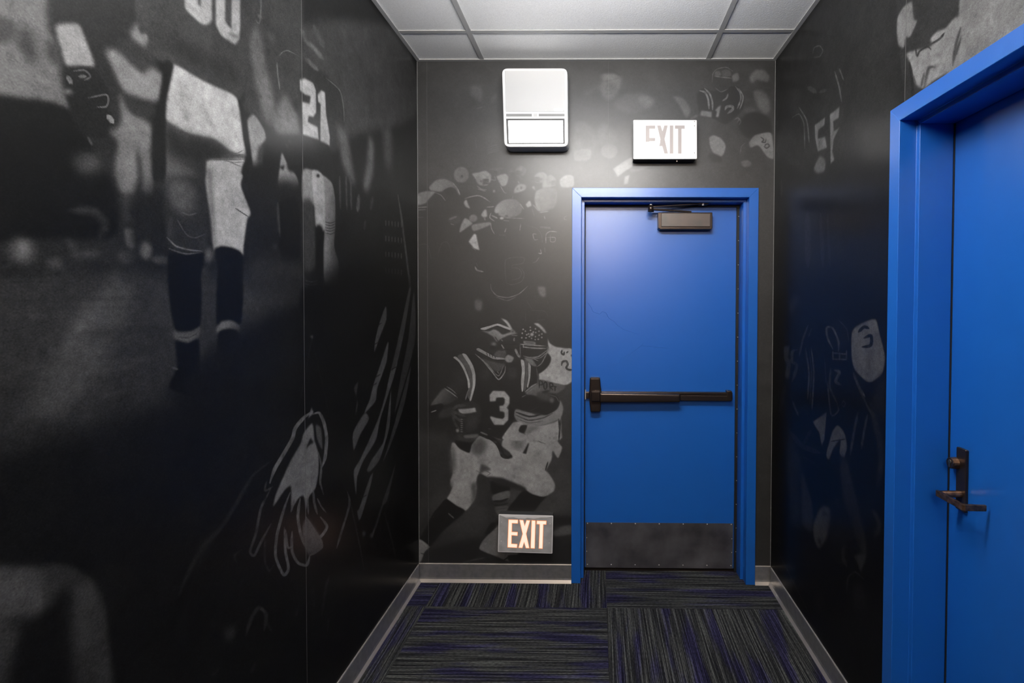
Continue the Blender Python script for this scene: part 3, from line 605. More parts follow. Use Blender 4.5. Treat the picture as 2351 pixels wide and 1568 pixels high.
    m.fill([(205, 490), (230, 472), (440, 592), (600, 662), (668, 712), (690, 850), (712, 1000), (722, 1110), (620, 1085), (500, 1000), (330, 960), (210, 900), (150, 850), (150, 730), (180, 600)], .68, 5)
    m.fill([(150, 880), (220, 930), (340, 1000), (500, 1020), (640, 1110), (480, 1150), (440, 1200), (450, 1500), (385, 1400), (380, 1240), (250, 1150), (160, 1100)], .13, 34); m.fill([(330, 1000), (480, 1040), (560, 1120), (440, 1160)], .12, 20); m.line([(300, 640), (310, 900)], 60, .60, 40, alpha=.5)
    for p in ([(250, 560), (290, 760), (270, 900)], [(420, 640), (440, 800), (520, 960)], [(560, 720), (600, 880), (640, 1040)]): m.line(p, 40, .58, 26, alpha=.55)
    m.fill([(170, 1180), (260, 1220), (330, 1380), (340, 1500), (250, 1500), (160, 1380)], .32, 26)
    m.fill([(445, 1185), (475, 1150), (600, 1148), (722, 1140), (706, 1200), (698, 1340), (745, 1450), (772, 1570), (490, 1570), (462, 1400)], .60, 3)
    for p in ([(580, 1115), (660, 1105), (716, 1080)], [(560, 1140), (640, 1120), (718, 1110)], [(470, 1150), (580, 1150), (722, 1148)], [(580, 1156), (650, 1170), (712, 1165)], [(620, 1170), (700, 1200)]): m.line(p, 5, .24, 2)
    m.fill([(208, 468), (165, 680), (150, 900), (152, 1290), (110, 1325), (62, 1280), (58, 1000), (100, 760), (132, 560), (150, 440)], .09, 4); m.fill([(80, 1330), (140, 1320), (200, 1430), (140, 1440)], .18, 12)
    m.fill([(-80, 1430), (140, 1440), (170, 1568), (-80, 1568)], .10, 20)
    # right of the large player
    m.fill([(740, 0), (1130, 0), (1130, 560), (960, 900), (880, 900), (760, 820), (700, 760), (720, 560)], .20, 12)
    m.fill([(780, 210), (830, 195), (862, 400), (930, 700), (945, 860), (870, 860), (800, 600), (756, 330)], .36, 18); m.line([(830, 0), (840, 60), (805, 150)], 16, .34, 5); m.line([(820, 110), (845, 130)], 22, .34, 8); m.dot(915, 270, 24, 34, .28, 14)
    m.fill([(742, 875), (790, 825), (862, 930), (876, 1000), (842, 1050), (852, 1180), (842, 1252), (790, 1222), (768, 1080)], .52, 6); m.fill([(820, 1060), (860, 1050), (850, 1150), (815, 1160)], .2, 8)
    m.fill([(775, 1200), (850, 1250), (880, 1360), (830, 1360)], .24, 14)
    m.line([(955, 450), (962, 540), (976, 645)], 9, .36, 2); m.line([(972, 402), (1000, 372), (1040, 366), (1125, 412)], 5, .42, 2)
    m.fill([(975, 740), (1015, 680), (1060, 760), (1130, 860), (1130, 960), (950, 960), (930, 860)], .38, 14)
    m.fill([(700, 1250), (1130, 1040), (1130, 1568), (760, 1568)], .09, 16)
    for p in ([(1020, 1040), (1080, 1110)], [(1040, 1010), (1110, 1080)]): m.line(p, 18, .20, 8)
    m.fill([(990, 1100), (1022, 1160), (1106, 1290), (1106, 1450), (1000, 1440), (950, 1410), (974, 1220)], .46, 4); m.fill([(970, 1200), (1012, 1190), (1000, 1225)], .10, 4)
    # --- shins
    m.zoom(330, 400, 3.0154)
    m.fill([(-40, 120), (1100, 60), (1100, 800), (700, 560), (400, 640), (-40, 640)], .10, 30)
    m.dot(10, 530, 40, 60, .34, 12)
    m.fill([(150, 30), (420, 60), (440, 380), (410, 540), (210, 530), (150, 430)], .15, 14); m.fill([(160, 40), (330, 60), (360, 200), (300, 280), (200, 240)], .30, 30)
    m.line([(155, 435), (220, 498), (320, 525), (405, 532)], 10, .38, 3); m.line([(170, 515), (240, 540), (300, 552), (405, 540)], 9, .36, 3); m.line([(225, 310), (290, 415), (350, 440), (430, 410)], 6, .30, 3); m.line([(255, 262), (310, 282), (360, 270)], 9, .34, 4); m.line([(190, 300), (170, 430)], 40, .20, 20)
    m.fill([(430, -6), (672, -6), (668, 80), (735, 262), (715, 305), (702, 380), (685, 520), (682, 562), (620, 515), (540, 500), (484, 518), (472, 350)], .58, 2); m.line([(630, 235), (680, 268), (722, 295)], 7, .14, 2); m.fill([(430, 0), (470, 0), (500, 500), (480, 510)], .42, 10)
    m.dot(445, 560, 30, 50, .34, 16); m.dot(410, 670, 26, 24, .24, 14); m.line([(60, 590), (180, 600)], 60, .22, 24)
    m.fill([(170, 545), (300, 565), (412, 545), (392, 700), (396, 900), (382, 1060), (300, 1092), (220, 1086), (184, 950), (164, 750)], .045, 3); m.fill([(204, 1070), (230, 1092), (330, 1086), (386, 1050), (372, 1132), (300, 1168), (240, 1166), (206, 1122)], .32, 3); m.line([(225, 1125), (300, 1132), (370, 1100)], 7, .2, 3)
    m.fill([(214, 1155), (300, 1172), (375, 1145), (385, 1400), (320, 1520), (170, 1480), (230, 1330)], .05, 4)
    m.fill([(488, 518), (550, 502), (620, 515), (682, 564), (684, 850), (662, 1050), (580, 1018), (504, 1045), (498, 850), (510, 650)], .045, 3); m.fill([(500, 1065), (540, 1018), (610, 1014), (662, 1050), (650, 1098), (580, 1068), (512, 1102)], .38, 3); m.fill([(510, 1105), (580, 1074), (650, 1102), (625, 1360), (520, 1360)], .05, 4)
    m.line([(195, 1338), (232, 1352)], 15, .30, 5); m.dot(132, 1415, 14, 12, .22, 6); m.dot(800, 700, 22, 22, .26, 10); m.dot(905, 500, 16, 16, .2, 8)
    m.fill([(940, 190), (1065, 190), (1075, 560), (960, 640), (930, 400)], .065, 8); m.line([(925, 200), (930, 330), (940, 430)], 18, .20, 8); m.fill([(760, 560), (1090, 640), (1090, 860), (700, 800)], .15, 30)
    m.fill([(560, 1130), (1090, 900), (1090, 1568), (200, 1568), (420, 1250)], .08, 40)
    # --- numbered player at the panel seam
    m.zoom(560, 60, 2.375)
    m.fill([(310, 0), (800, 0), (930, 220), (930, 500), (600, 600), (470, 660), (310, 600)], .22, 14); m.fill([(310, 190), (430, 250), (520, 350), (545, 480), (540, 620), (480, 690), (310, 640)], .16, 6)
    m.line([(330, 80), (380, 120), (430, 180)], 22, .36, 8); m.line([(335, 175), (400, 240)], 24, .33, 8); m.line([(380, 0), (430, 110)], 26, .30, 10); m.line([(310, 20), (340, 90)], 20, .3, 10)
    m.line([(445, 282), (520, 350), (541, 440), (545, 520)], 5, .36, 2)
    m.fill([(302, 292), (330, 285), (375, 310), (390, 350), (392, 470), (376, 496), (352, 490), (345, 522), (400, 550), (406, 624), (318, 592), (314, 412), (356, 422), (362, 382), (332, 374), (304, 352)], .62, 1, False)
    m.fill([(400, 372), (420, 350), (440, 360), (446, 480), (466, 600), (465, 652), (414, 636), (416, 424), (402, 412)], .62, 1, False)
    m.fill([(240, 640), (318, 600), (462, 655), (490, 860), (370, 785), (240, 790)], .10, 6)
    m.fill([(318, 786), (370, 784), (440, 820), (480, 860), (496, 950), (496, 1100), (490, 1200), (516, 1300), (502, 1420), (440, 1420), (428, 1230), (436, 1110), (390, 1090), (380, 980), (318, 962)], .46, 2); m.fill([(370, 790), (432, 826), (438, 1108), (390, 1092), (380, 980)], .58, 3); m.dot(402, 816, 9, 9, .08, 2)
    m.fill([(318, 962), (380, 980), (390, 1300), (330, 1320)], .20, 8); m.fill([(390, 1100), (430, 1115), (428, 1400), (395, 1400)], .06, 6)
    for y in (1068, 1082, 1098, 1112, 1128): m.line([(442, y), (470, y + 6), (496, y - 4)], 5, .20, 1)
    for y in (1386, 1404, 1420): m.line([(330, y), (365, y + 8), (400, y + 2)], 5, .30, 2)
    m.fill([(318, 1430), (520, 1425), (510, 1568), (318, 1568)], .05, 8); m.fill([(520, 900), (900, 900), (930, 1568), (520, 1568)], .08, 40)
    m.fill([(505, 540), (560, 590), (590, 760), (605, 870), (540, 770)], .32, 12); m.fill([(680, 600), (706, 640), (704, 800), (675, 900), (648, 880), (668, 740)], .33, 12); m.fill([(760, 540), (800, 560), (805, 760), (770, 760)], .26, 16)
    for x in (520, 555, 580): m.line([(x, 820), (x + 4, 1000)], 9, .25, 6)
    m.line([(625, 920), (618, 1010)], 18, .27, 6); m.line([(700, 930), (690, 1000)], 14, .22, 8); m.line([(665, 430), (668, 540)], 12, .26, 8); m.line([(660, 1060), (655, 1110)], 10, .2, 6)
    for y in (1070, 1155, 1240, 1330, 1415, 1510):
        for i in range(6): m.line([(772 + i * 17, y - 12 + i * 2), (772 + i * 17, y + 18 + i * 2)], 6, .27, 2)
    m.line([(838, 920), (860, 1060), (890, 1300), (925, 1568)], 10, .30, 4); m.line([(905, 1360), (880, 1568)], 12, .24, 5)
    m.gain = .86
    # --- flag
    m.zoom(540, 640, 2.24)
    m.fill([(350, 60), (940, 60), (940, 1500), (400, 1500)], .06, 30)
    for s_, t in (([(772, 140), (776, 210), (742, 300), (714, 378), (716, 330), (736, 240)], .32), ([(786, 320), (776, 430), (730, 560), (720, 630), (662, 692), (690, 620), (710, 540), (745, 440)], .36), ([(603, 795), (640, 722), (668, 690), (687, 722), (640, 805), (608, 882)], .37), ([(800, 465), (832, 428), (810, 520), (745, 720), (722, 830), (660, 932), (626, 1020), (620, 1112), (607, 990), (640, 930), (700, 800), (740, 700), (770, 600)], .39), ([(608, 565), (632, 528), (622, 600), (630, 645), (614, 705), (624, 620)], .24), ([(800, 568), (792, 760), (740, 932), (690, 992), (676, 982), (700, 930), (760, 840), (780, 720)], .36), ([(636, 1180), (690, 1022), (708, 1000), (690, 1082), (652, 1210), (635, 1242), (624, 1192)], .36), ([(890, 60), (902, 60), (870, 260), (832, 430), (800, 470), (832, 330)], .28), ([(918, 60), (926, 300), (880, 500), (818, 695), (850, 500), (890, 300)], .24), ([(902, 445), (870, 640), (800, 850), (756, 945), (790, 840)], .27), ([(824, 950), (780, 1140), (752, 1160), (790, 1050)], .25)):
        m.fill(s_, t, 2)
    for x, y in ((738, 235), (728, 330), (730, 500), (712, 545), (815, 460), (660, 1120)): m.line([(x - 14, y + 8), (x + 14, y - 8)], 5, .12, 2)
    m.line([(760, 1150), (735, 1230), (700, 1330)], 10, .24, 4); m.dot(660, 1310, 10, 14, .28, 4); m.dot(700, 1320, 10, 12, .28, 4); m.line([(765, 1200), (800, 1330), (828, 1450)], 8, .18, 4)
    # --- large bird-head emblem
    m.line([(395, 682), (350, 715), (306, 770), (292, 822), (240, 912), (200, 980), (176, 1050)], 19, .46, 2); m.fill([(390, 660), (402, 690), (372, 720), (380, 690)], .46, 1, False)
    m.line([(398, 696), (430, 690), (454, 740), (468, 820), (460, 920), (442, 972)], 17, .46, 2)
    m.fill([(392, 742), (352, 790), (332, 850), (280, 940), (240, 1030), (206, 1110), (193, 1172), (250, 1090), (284, 1068), (286, 1180), (322, 1130), (350, 1118), (362, 1190), (378, 1120), (410, 1080), (426, 1000), (426, 900), (406, 830), (402, 780)], .50, 2)
    m.fill([(362, 872), (385, 818), (402, 842), (385, 850)], .10, 2, False); m.fill([(412, 752), (440, 770), (446, 880), (418, 820)], .34, 3); m.line([(425, 890), (440, 960), (435, 1040), (452, 1110)], 9, .34, 2); m.line([(442, 975), (432, 1060)], 12, .36, 3)
    for p, w, t in (([(280, 1100), (250, 1180), (212, 1320), (206, 1430), (246, 1522), (272, 1490), (256, 1400), (250, 1280)], 15, .42), ([(332, 1130), (320, 1220), (336, 1320), (372, 1400)], 15, .42), ([(290, 1300), (290, 1400), (320, 1460), (366, 1472), (382, 1420)], 15, .40), ([(400, 1090), (404, 1150), (420, 1210)], 13, .40), ([(362, 1225), (400, 1290), (432, 1330), (470, 1275), (436, 1225)], 15, .44), ([(432, 1330), (442, 1380), (384, 1422)], 15, .42), ([(420, 1130), (440, 1170), (465, 1202)], 8, .36), ([(256, 1290), (268, 1380), (292, 1376)], 12, .38), ([(370, 1130), (374, 1210)], 9, .40), ([(300, 1140), (285, 1200)], 10, .40)): m.line(p, w, t, 2)
    m.fill([(365, 1230), (440, 1330), (440, 1385), (385, 1420), (360, 1400), (340, 1300)], .34, 5)
    for p, w, t in (([(178, 1085), (130, 1180), (104, 1310), (74, 1400), (96, 1422), (132, 1350), (182, 1260)], 14, .30), ([(150, 1340), (150, 1450), (172, 1502), (196, 1470)], 11, .20), ([(190, 930), (80, 1020), (0, 1150)], 10, .18), ([(160, 1040), (150, 1090), (190, 1070)], 10, .28), ([(576, 1098), (586, 1160), (545, 1300), (520, 1385)], 12, .34), ([(590, 1150), (615, 1260), (640, 1380), (662, 1500)], 8, .2), ([(392, 300), (360, 480), (320, 680)], 4, .15), ([(392, 300), (440, 520), (480, 690)], 4, .13)): m.line(p, w, t, 3)
    m.dot(392, 298, 8, 8, .3, 3)
    m.zoom(380, 900, 2.347)
    m.line([(480, 430), (380, 600), (290, 740), (200, 830), (140, 930), (70, 1090)], 20, .19, 8); m.fill([(190, 820), (270, 740), (250, 800), (120, 980), (70, 1090)], .17, 16)
    m.line([(430, 1310), (460, 1220), (500, 1162), (540, 1200), (528, 1285)], 20, .24, 6); m.dot(345, 1302, 32, 30, .27, 14); m.line([(540, 1240), (570, 1290)], 14, .2, 8)
    m.line([(410, 850), (370, 880), (380, 920)], 12, .18, 5); m.line([(480, 1460), (460, 1510)], 14, .2, 8); m.line([(285, 1490), (250, 1530)], 12, .18, 8)
    m.line([(880, 990), (860, 1060), (840, 1200)], 14, .18, 6); m.line([(710, 1160), (700, 1210)], 20, .16, 8); m.line([(790, 1050), (800, 1160)], 20, .14, 8); m.line([(875, 1220), (870, 1290)], 12, .16, 6)
    m.zoom(0, 1000, 2.76); m.gain = 1.0
    m.fill([(0, 900), (150, 842), (320, 810), (470, 840), (580, 920), (640, 1050), (680, 1250), (705, 1568), (0, 1568)], .21, 12); m.fill([(0, 910), (180, 842), (250, 900), (262, 1050), (200, 1122), (0, 1192)], .32, 26)
    m.fill([(40, 1200), (200, 1180), (330, 1060), (395, 945), (440, 1010), (450, 1300), (470, 1568), (70, 1568), (60, 1400)], .08, 26); m.fill([(0, 1240), (80, 1200), (110, 1230), (60, 1400), (0, 1568)], .26, 24)
    return m

def paint_right():
    m = Mural(0, XR, .5, D, .085)
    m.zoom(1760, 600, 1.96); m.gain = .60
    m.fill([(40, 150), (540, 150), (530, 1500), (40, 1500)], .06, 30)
    m.fill([(385, 320), (420, 284), (490, 260), (512, 330), (535, 430), (522, 505), (462, 545), (400, 490), (384, 430)], .50, 3); m.line([(416, 318), (440, 295), (462, 302)], 14, .10, 2); m.line([(432, 385), (470, 378), (472, 335), (440, 345)], 14, .10, 2)
    m.fill([(270, 300), (325, 262), (370, 310), (372, 370), (330, 410), (290, 390)], .10, 4)
    m.line([(325, 405), (325, 360), (300, 302), (272, 298), (276, 345), (300, 395)], 9, .40, 2); m.line([(325, 264), (362, 305), (372, 362)], 5, .30, 2)
    for p in ([(298, 412), (362, 418)], [(300, 440), (362, 442)], [(300, 405), (300, 445)], [(330, 410), (330, 445)], [(362, 400), (360, 445)]): m.line(p, 7, .36, 2)
    m.fill([(78, 382), (106, 380), (98, 430), (112, 450), (104, 530), (82, 520), (92, 460), (80, 440)], .30, 2, False); m.line([(140, 398), (118, 405), (116, 450), (136, 465), (128, 510), (116, 540)], 14, .30, 2)
    for p, w, t in (([(188, 288), (165, 350), (148, 430)], 9, .32), ([(205, 300), (190, 340)], 6, .28), ([(176, 390), (192, 500), (186, 620)], 8, .35), ([(192, 390), (203, 500), (196, 640)], 4, .3), ([(202, 390), (214, 500), (206, 665)], 8, .35), ([(118, 630), (145, 695)], 8, .30), ([(262, 430), (270, 560)], 4, .3), ([(290, 480), (285, 560), (300, 600), (320, 640)], 9, .30), ([(306, 490), (330, 500), (312, 540), (338, 556)], 14, .33), ([(275, 540), (292, 690), (325, 672), (318, 640)], 7, .34), ([(412, 680), (395, 770), (378, 872)], 11, .30), ([(456, 690), (440, 770), (428, 845)], 10, .30), ([(392, 500), (415, 560), (445, 610)], 12, .34), ([(410, 560), (450, 640), (480, 700)], 8, .26), ([(110, 770), (160, 830), (240, 862)], 22, .22), ([(200, 760), (170, 820)], 16, .2), ([(85, 560), (60, 680)], 16, .16), ([(165, 880), (220, 910)], 8, .18)): m.line(p, w, t, 2)
    m.line([(340, 640), (348, 628), (356, 640), (350, 654), (342, 648)], 4, .28, 1)
    m.fill([(208, 722), (272, 678), (262, 800), (250, 832), (238, 770), (222, 745)], .42, 2, False); m.fill([(270, 868), (296, 770), (320, 738), (350, 768), (364, 832), (350, 884), (330, 862), (334, 802), (302, 842), (282, 892)], .44, 2); m.line([(292, 810), (355, 800)], 5, .1, 1)
    m.line([(140, 960), (160, 1000)], 6, .2, 4); m.fill([(160, 950), (185, 1010), (210, 1110), (206, 1215), (160, 1180), (155, 1050)], .28, 6); m.fill([(213, 1175), (250, 1104), (292, 1120), (278, 1235), (236, 1292), (214, 1242)], .40, 4); m.dot(262, 1135, 10, 8, .15, 4); m.dot(240, 1260, 8, 10, .12, 4)
    m.fill([(92, 760), (130, 810), (155, 900), (150, 1000), (160, 1180), (110, 1190), (95, 1000)], .20, 14); m.fill([(330, 900), (362, 890), (402, 1050), (455, 1300), (425, 1300), (345, 1060)], .22, 8); m.line([(315, 1060), (325, 1110)], 10, .2, 6)
    m.fill([(280, 1150), (400, 1100), (400, 1300), (300, 1330)], .14, 30)
    m.line([(350, 1280), (345, 1330), (362, 1372)], 16, .24, 4); m.fill([(396, 1322), (452, 1318), (425, 1402), (412, 1360)], .28, 4); m.line([(362, 1490), (368, 1425), (400, 1398), (440, 1430)], 9, .26, 3); m.fill([(380, 1480), (430, 1440), (450, 1560), (400, 1560)], .2, 12)
    m.fill([(220, 1480), (260, 1530), (250, 1568), (220, 1568)], .2, 10, False); m.line([(470, 640), (505, 780), (518, 900), (500, 1010)], 26, .22, 10); m.line([(480, 1120), (510, 1180), (490, 1240)], 22, .22, 8); m.fill([(480, 600), (530, 500), (536, 700), (500, 700)], .16, 14)
    m.fill([(100, 190), (125, 160), (148, 150), (140, 190), (118, 235), (104, 225)], .18, 6)
    for r in range(9):
        for c in range(5 + r % 3):
            m.line([(50 + r * 12 + c * 6, 1300 + r * 24 + c * 12), (54 + r * 12 + c * 6, 1308 + r * 24 + c * 12)], 4, .24, 1)
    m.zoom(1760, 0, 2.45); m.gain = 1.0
    m.fill([(60, 330), (300, 0), (780, 0), (780, 560), (680, 640), (680, 860), (60, 900)], .16, 40)  # paler upper background: haze of light worked into the print tone
    m.line([(262, 300), (270, 268), (300, 258), (318, 285), (300, 318), (270, 322)], 6, .30, 2); m.line([(350, 165), (362, 240)], 22, .18, 10)
    for p, w, t in (([(385, 402), (408, 480), (424, 570)], 8, .34), ([(412, 388), (436, 452)], 7, .34), ([(148, 660), (185, 642), (212, 700), (216, 835)], 6, .34), ([(185, 605), (228, 680), (241, 800)], 7, .36), ([(235, 490), (280, 520)], 26, .24), ([(300, 520), (335, 505)], 18, .24), ([(85, 1010), (85, 1110)], 10, .18), ([(130, 900), (180, 920)], 40, .16), ([(232, 1190), (234, 1500)], 34, .13), ([(305, 1200), (318, 1500)], 20, .13), ([(345, 1200), (358, 1500)], 14, .13)): m.line(p, w, t, 3)
    m.fill([(272, 705), (330, 660), (328, 702), (292, 732), (290, 780), (330, 768), (342, 830), (290, 852), (276, 780)], .38, 2, False); m.fill([(358, 645), (412, 600), (408, 662), (376, 682), (380, 740), (412, 716), (380, 780), (372, 850), (384, 900), (362, 920), (360, 760)], .38, 2, False); m.fill([(268, 945), (300, 880), (332, 900), (328, 960), (286, 974)], .34, 4)
    m.zoom(1980, 0, 2.8)
    m.fill([(280, 0), (1039, 0), (1039, 400), (640, 640), (280, 700)], .18, 6)
    m.fill([(620, 70), (700, 0), (1039, 0), (1039, 400), (560, 560), (590, 400), (640, 250)], .47, 6)
    m.fill([(320, 0), (690, 0), (620, 80), (540, 190), (440, 262), (360, 320), (285, 335), (300, 230), (350, 140)], .17, 4)
    m.fill([(230, 110), (270, 42), (322, 14), (332, 120), (354, 138), (310, 235), (280, 240), (270, 305), (236, 292), (224, 200)], .46, 3)
    m.fill([(285, 345), (350, 320), (440, 300), (520, 205), (600, 110), (642, 130), (640, 220), (605, 320), (580, 440), (470, 512), (400, 568), (350, 545), (320, 470), (308, 400)], .50, 4)
    m.fill([(440, 250), (480, 205), (540, 188), (500, 262), (455, 275)], .52, 3); m.line([(450, 280), (500, 250), (530, 212)], 14, .14, 4); m.line([(470, 430), (430, 440), (400, 560)], 18, .24, 8); m.line([(635, 180), (600, 310), (585, 420)], 18, .24, 8)
    m.line([(305, 400), (322, 500), (326, 640)], 18, .12, 4); m.line([(345, 310), (355, 360), (370, 330), (420, 300), (445, 320)], 12, .16, 4); m.dot(490, 355, 20, 10, .3, 6); m.dot(470, 435, 14, 10, .3, 6); m.line([(400, 470), (380, 560)], 14, .28, 6); m.line([(330, 480), (345, 540)], 10, .28, 4)
    return m

mur_b, mur_l, mur_r = paint_back(), paint_left(), paint_right()
M['mural_b'] = mur_b.material('mural_print_back', .55, .36, .85, .48)
M['mural_l'] = mur_l.material('mural_print_left', .55, .25, .34, .08)
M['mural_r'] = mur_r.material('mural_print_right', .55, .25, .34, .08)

def mural_panel(wall, mur, poly, mname, thick=.0015):
    """one drop of printed vinyl: polygon given in (along wall, height) metres"""
    ax = mur.axis
    inward = -1 if (ax == 1 or mur.value > 0) else 1
    a0, a1 = mur.value, mur.value + inward * thick
    bm = prism(poly, ax, a0, a1)
    lay = bm.loops.layers.uv.new('uv')
    for f in bm.faces:
        for l in f.loops:
            c = l.vert.co; l[lay].uv = ((c[1 - ax] - mur.lo) / (mur.hi - mur.lo), c[2] / (mur.h / mur.S))
    return part('mural_panel', bm, mname, wall)

# ------------------------------------------------------------------ shell
T = .2
floor = tag(link('floor', box(XL - T, XR + T, YB, D + T + .2, -.12, -.008), M['rubber']), 'striped grey and navy carpet tile floor of the corridor', kind='structure')
sx, sy, ts = .0545, 2.425, .9265
xs = [XL, sx - ts, sx, XR]
ys = [D + .125, sy]
while ys[-1] > YB: ys.append(max(YB, ys[-1] - ts))
for j in range(len(ys) - 1):
    for i in range(3):
        x0, x1, y1, y0 = xs[i], xs[i + 1], ys[j], ys[j + 1]
        cx, cy = (x0 + x1) / 2, (y0 + y1) / 2
        g = .0006
        turned = (i + j) % 2 == 1          # stripes along X when not turned
        hx, hy = (x1 - x0) / 2 - g, (y1 - y0) / 2 - g
        bm = box(-hx, hx, -hy, hy, -.008, 0) if not turned else box(-hy, hy, -hx, hx, -.008, 0)
        o = link('carpet_tile', bm, M['carpet'], floor); o.location = (cx, cy, 0)
        if turned: o.rotation_euler = (0, 0, math.pi / 2)

wall_back = bmesh.new()
bx(wall_back, XL, FX0 + .02, D, D + T, 0, H + .1); bx(wall_back, FX1 - .02, XR, D, D + T, 0, H + .1); bx(wall_back, FX0 + .02, FX1 - .02, D, D + T, FT - .02, H + .1)
wall_back = tag(link('wall_back', wall_back, M['drywall']), 'end wall with black and white football mural around the blue door', kind='structure')
wall_left = tag(link('wall_left', box(XL - T, XL, YB, D + T, 0, H + .1), M['drywall']), 'left wall with dark football mural and large bird emblem', kind='structure')
wr = bmesh.new()
bx(wr, XR, XR + T, R_Y1 - .02, D + T, 0, H + .1); bx(wr, XR, XR + T, YB, R_Y0 + .02, 0, H + .1); bx(wr, XR, XR + T, R_Y0 + .02, R_Y1 - .02, FT - .02, H + .1)
wall_right = tag(link('wall_right', wr, M['drywall']), 'right wall with dark football mural around the near blue door', kind='structure')
tag(link('wall_front', box(XL, XR, YB - T, YB, 0, H + .1), M['drywall']), 'plain wall closing the corridor behind the viewer', kind='structure')
# blank backing behind the two doors so that no light leaks in
tag(link('wall_door_backing', box(FX0, FX1, D + T + .001, D + T + .03, 0, FT), M['rubber']), 'dark closure behind the end door', kind='structure')
tag(link('wall_side_door_backing', box(XR + T + .001, XR + T + .03, R_Y0, R_Y1, 0, FT), M['rubber']), 'dark closure behind the side door', kind='structure')

g = .0009
e = .012                                    # frame face covers the vinyl edge
mural_panel(wall_back, mur_b, [(XL, 0), (-.9362 - g, 0), (-.9362 - g, H), (XL, H)], M['mural_b'])
mural_panel(wall_back, mur_b, [(-.9362 + g, 0), (FX0 + e, 0), (FX0 + e, FT - e), (.0578, FT - e), (.0578, H), (-.9362 + g, H)], M['mural_b'])
mural_panel(wall_back, mur_b, [(.0578 + .0003, FT - e), (FX1 - e, FT - e), (FX1 - e, 0), (XR, 0), (XR, H), (.0578 + .0003, H)], M['mural_b'])
mural_panel(wall_left, mur_l, [(SEAM_L + g, 0), (D, 0), (D, H), (SEAM_L + g, H)], M['mural_l'])
mural_panel(wall_left, mur_l, [(.55, 0), (SEAM_L - g, 0), (SEAM_L - g, H), (.55, H)], M['mural_l'])
RS = 1.534
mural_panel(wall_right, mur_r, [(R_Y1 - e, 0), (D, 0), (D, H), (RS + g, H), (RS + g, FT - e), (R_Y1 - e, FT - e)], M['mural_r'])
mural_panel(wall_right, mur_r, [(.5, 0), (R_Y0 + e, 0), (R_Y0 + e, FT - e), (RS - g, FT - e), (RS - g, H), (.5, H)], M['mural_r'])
for k in range(7):
    y1 = .549 - k * 1.04; y0 = max(YB, y1 - 1.038)
    part('mural_panel', box(XL, XL + .0015, y0, y1, 0, H), M['wall_dark'], wall_left)
    y1 = .499 - k * 1.04; y0 = max(YB, y1 - 1.038)
    part('mural_panel', box(XR - .0015, XR, y0, y1, 0, H), M['wall_dark'], wall_right)
M['seam'] = mat('vinyl_edge', (.08, .08, .08), .4)
part('panel_seam', box(-.9362 - g, -.9362 + g, D - .0019, D - .0001, .102, H), M['seam'], wall_back)
part('panel_seam', box(XL + .0001, XL + .0019, SEAM_L - g, SEAM_L + g, .102, H), M['seam'], wall_left)
part('panel_seam', box(XR - .0019, XR - .0001, RS - g, RS + g, FT, H), M['seam'], wall_right)
# corner bead where the end wall meets the side walls
part('corner_bead', box(XL + .0015, XL + .0030, D - .0030, D - .0015, .102, H), M['drywall'], wall_back)
part('corner_bead', box(XR - .0030, XR - .0015, D - .0030, D - .0015, .102, H), M['drywall'], wall_back)

# ------------------------------------------------------------------ ceiling
ceiling = tag(link('ceiling', box(XL, XR, YB, D, H + .06, H + .16), M['plenum']), 'white lay-in tile ceiling on a grey metal grid', kind='structure')
TX = [-.6295, .5965]; TW = .012
CY = [2.367]
while CY[-1] - .61 > YB: CY.append(CY[-1] - .61)
yy = [D] + CY + [YB]; xx = [XL, TX[0], TX[1], XR]
for j in range(len(yy) - 1):
    for i in range(3):
        x0, x1, y1, y0 = xx[i] + .002, xx[i + 1] - .002, yy[j] - .002, yy[j + 1] + .002
        if y1 - y0 < .03: continue
        bm = bmesh.new()
        if i == 1:                        # scored panels: two pads with a shallow groove
            xm = (x0 + x1) / 2; gr = .004
            bx(bm, x0, xm - gr, y0, y1, H + .002, H + .02); bx(bm, xm + gr, x1, y0, y1, H + .002, H + .02); bx(bm, xm - gr, xm + gr, y0, y1, H + .0045, H + .02)
        else:
            bx(bm, x0, x1, y0, y1, H + .002, H + .02)
        part('ceiling_tile', bm, M['tile'], ceiling)
for x in TX: part('main_tee', box(x - TW, x + TW, YB, D, H - .003, H + .0015), M['tee'], ceiling)
for j, y in enumerate(CY):
    for i in range(3):
        x0 = xx[i] + (TW if i else 0); x1 = xx[i + 1] - (TW if i < 2 else 0)
        part('cross_tee', box(x0, x1, y - TW, y + TW, H - .0026, H + .0014), M['tee'], ceiling)
part('wall_angle', box(XL, XL + .021, YB, D, H - .004, H + .001), M['tee'], ceiling)
part('wall_angle', box(XR - .021, XR, YB, D, H - .004, H + .001), M['tee'], ceiling)
part('wall_angle', box(XL + .021, XR - .021, D - .021, D, H - .004, H + .001), M['tee'], ceiling)

def pendant(yc, lens, label):
    """suspended frosted tube luminaire hung across the corridor"""
    z, r, hl = H - LAMP_DROP, .07, .45
    t = empty('pendant_light', (LAMP_X, yc, z), label, 'pendant light', 'tube pendant lights along the corridor')
    bm = bmesh.new(); cyl(bm, (LAMP_X - hl, yc, z), (LAMP_X + hl, yc, z), r, n=32); part('lens_tube', bm, lens, t, smooth=False)
    for sg in (-1, 1):
        bm = bmesh.new(); cyl(bm, (LAMP_X + sg * (hl + .0005), yc, z), (LAMP_X + sg * (hl + .025), yc, z), r + .003, r - .004, 32); part('end_cap', bm, M['frame_light'], t)
        x = LAMP_X + sg * (hl + .012)
        bm = bmesh.new(); cyl(bm, (x, yc, z + r - .002), (x, yc, H), .0013, n=6); part('hanger_wire', bm, M['screw'], t)
        bm = bmesh.new(); cyl(bm, (x, yc, H + .001), (x, yc, H - .012), .03, .026, 20); part('canopy', bm, M['frame_light'], t)
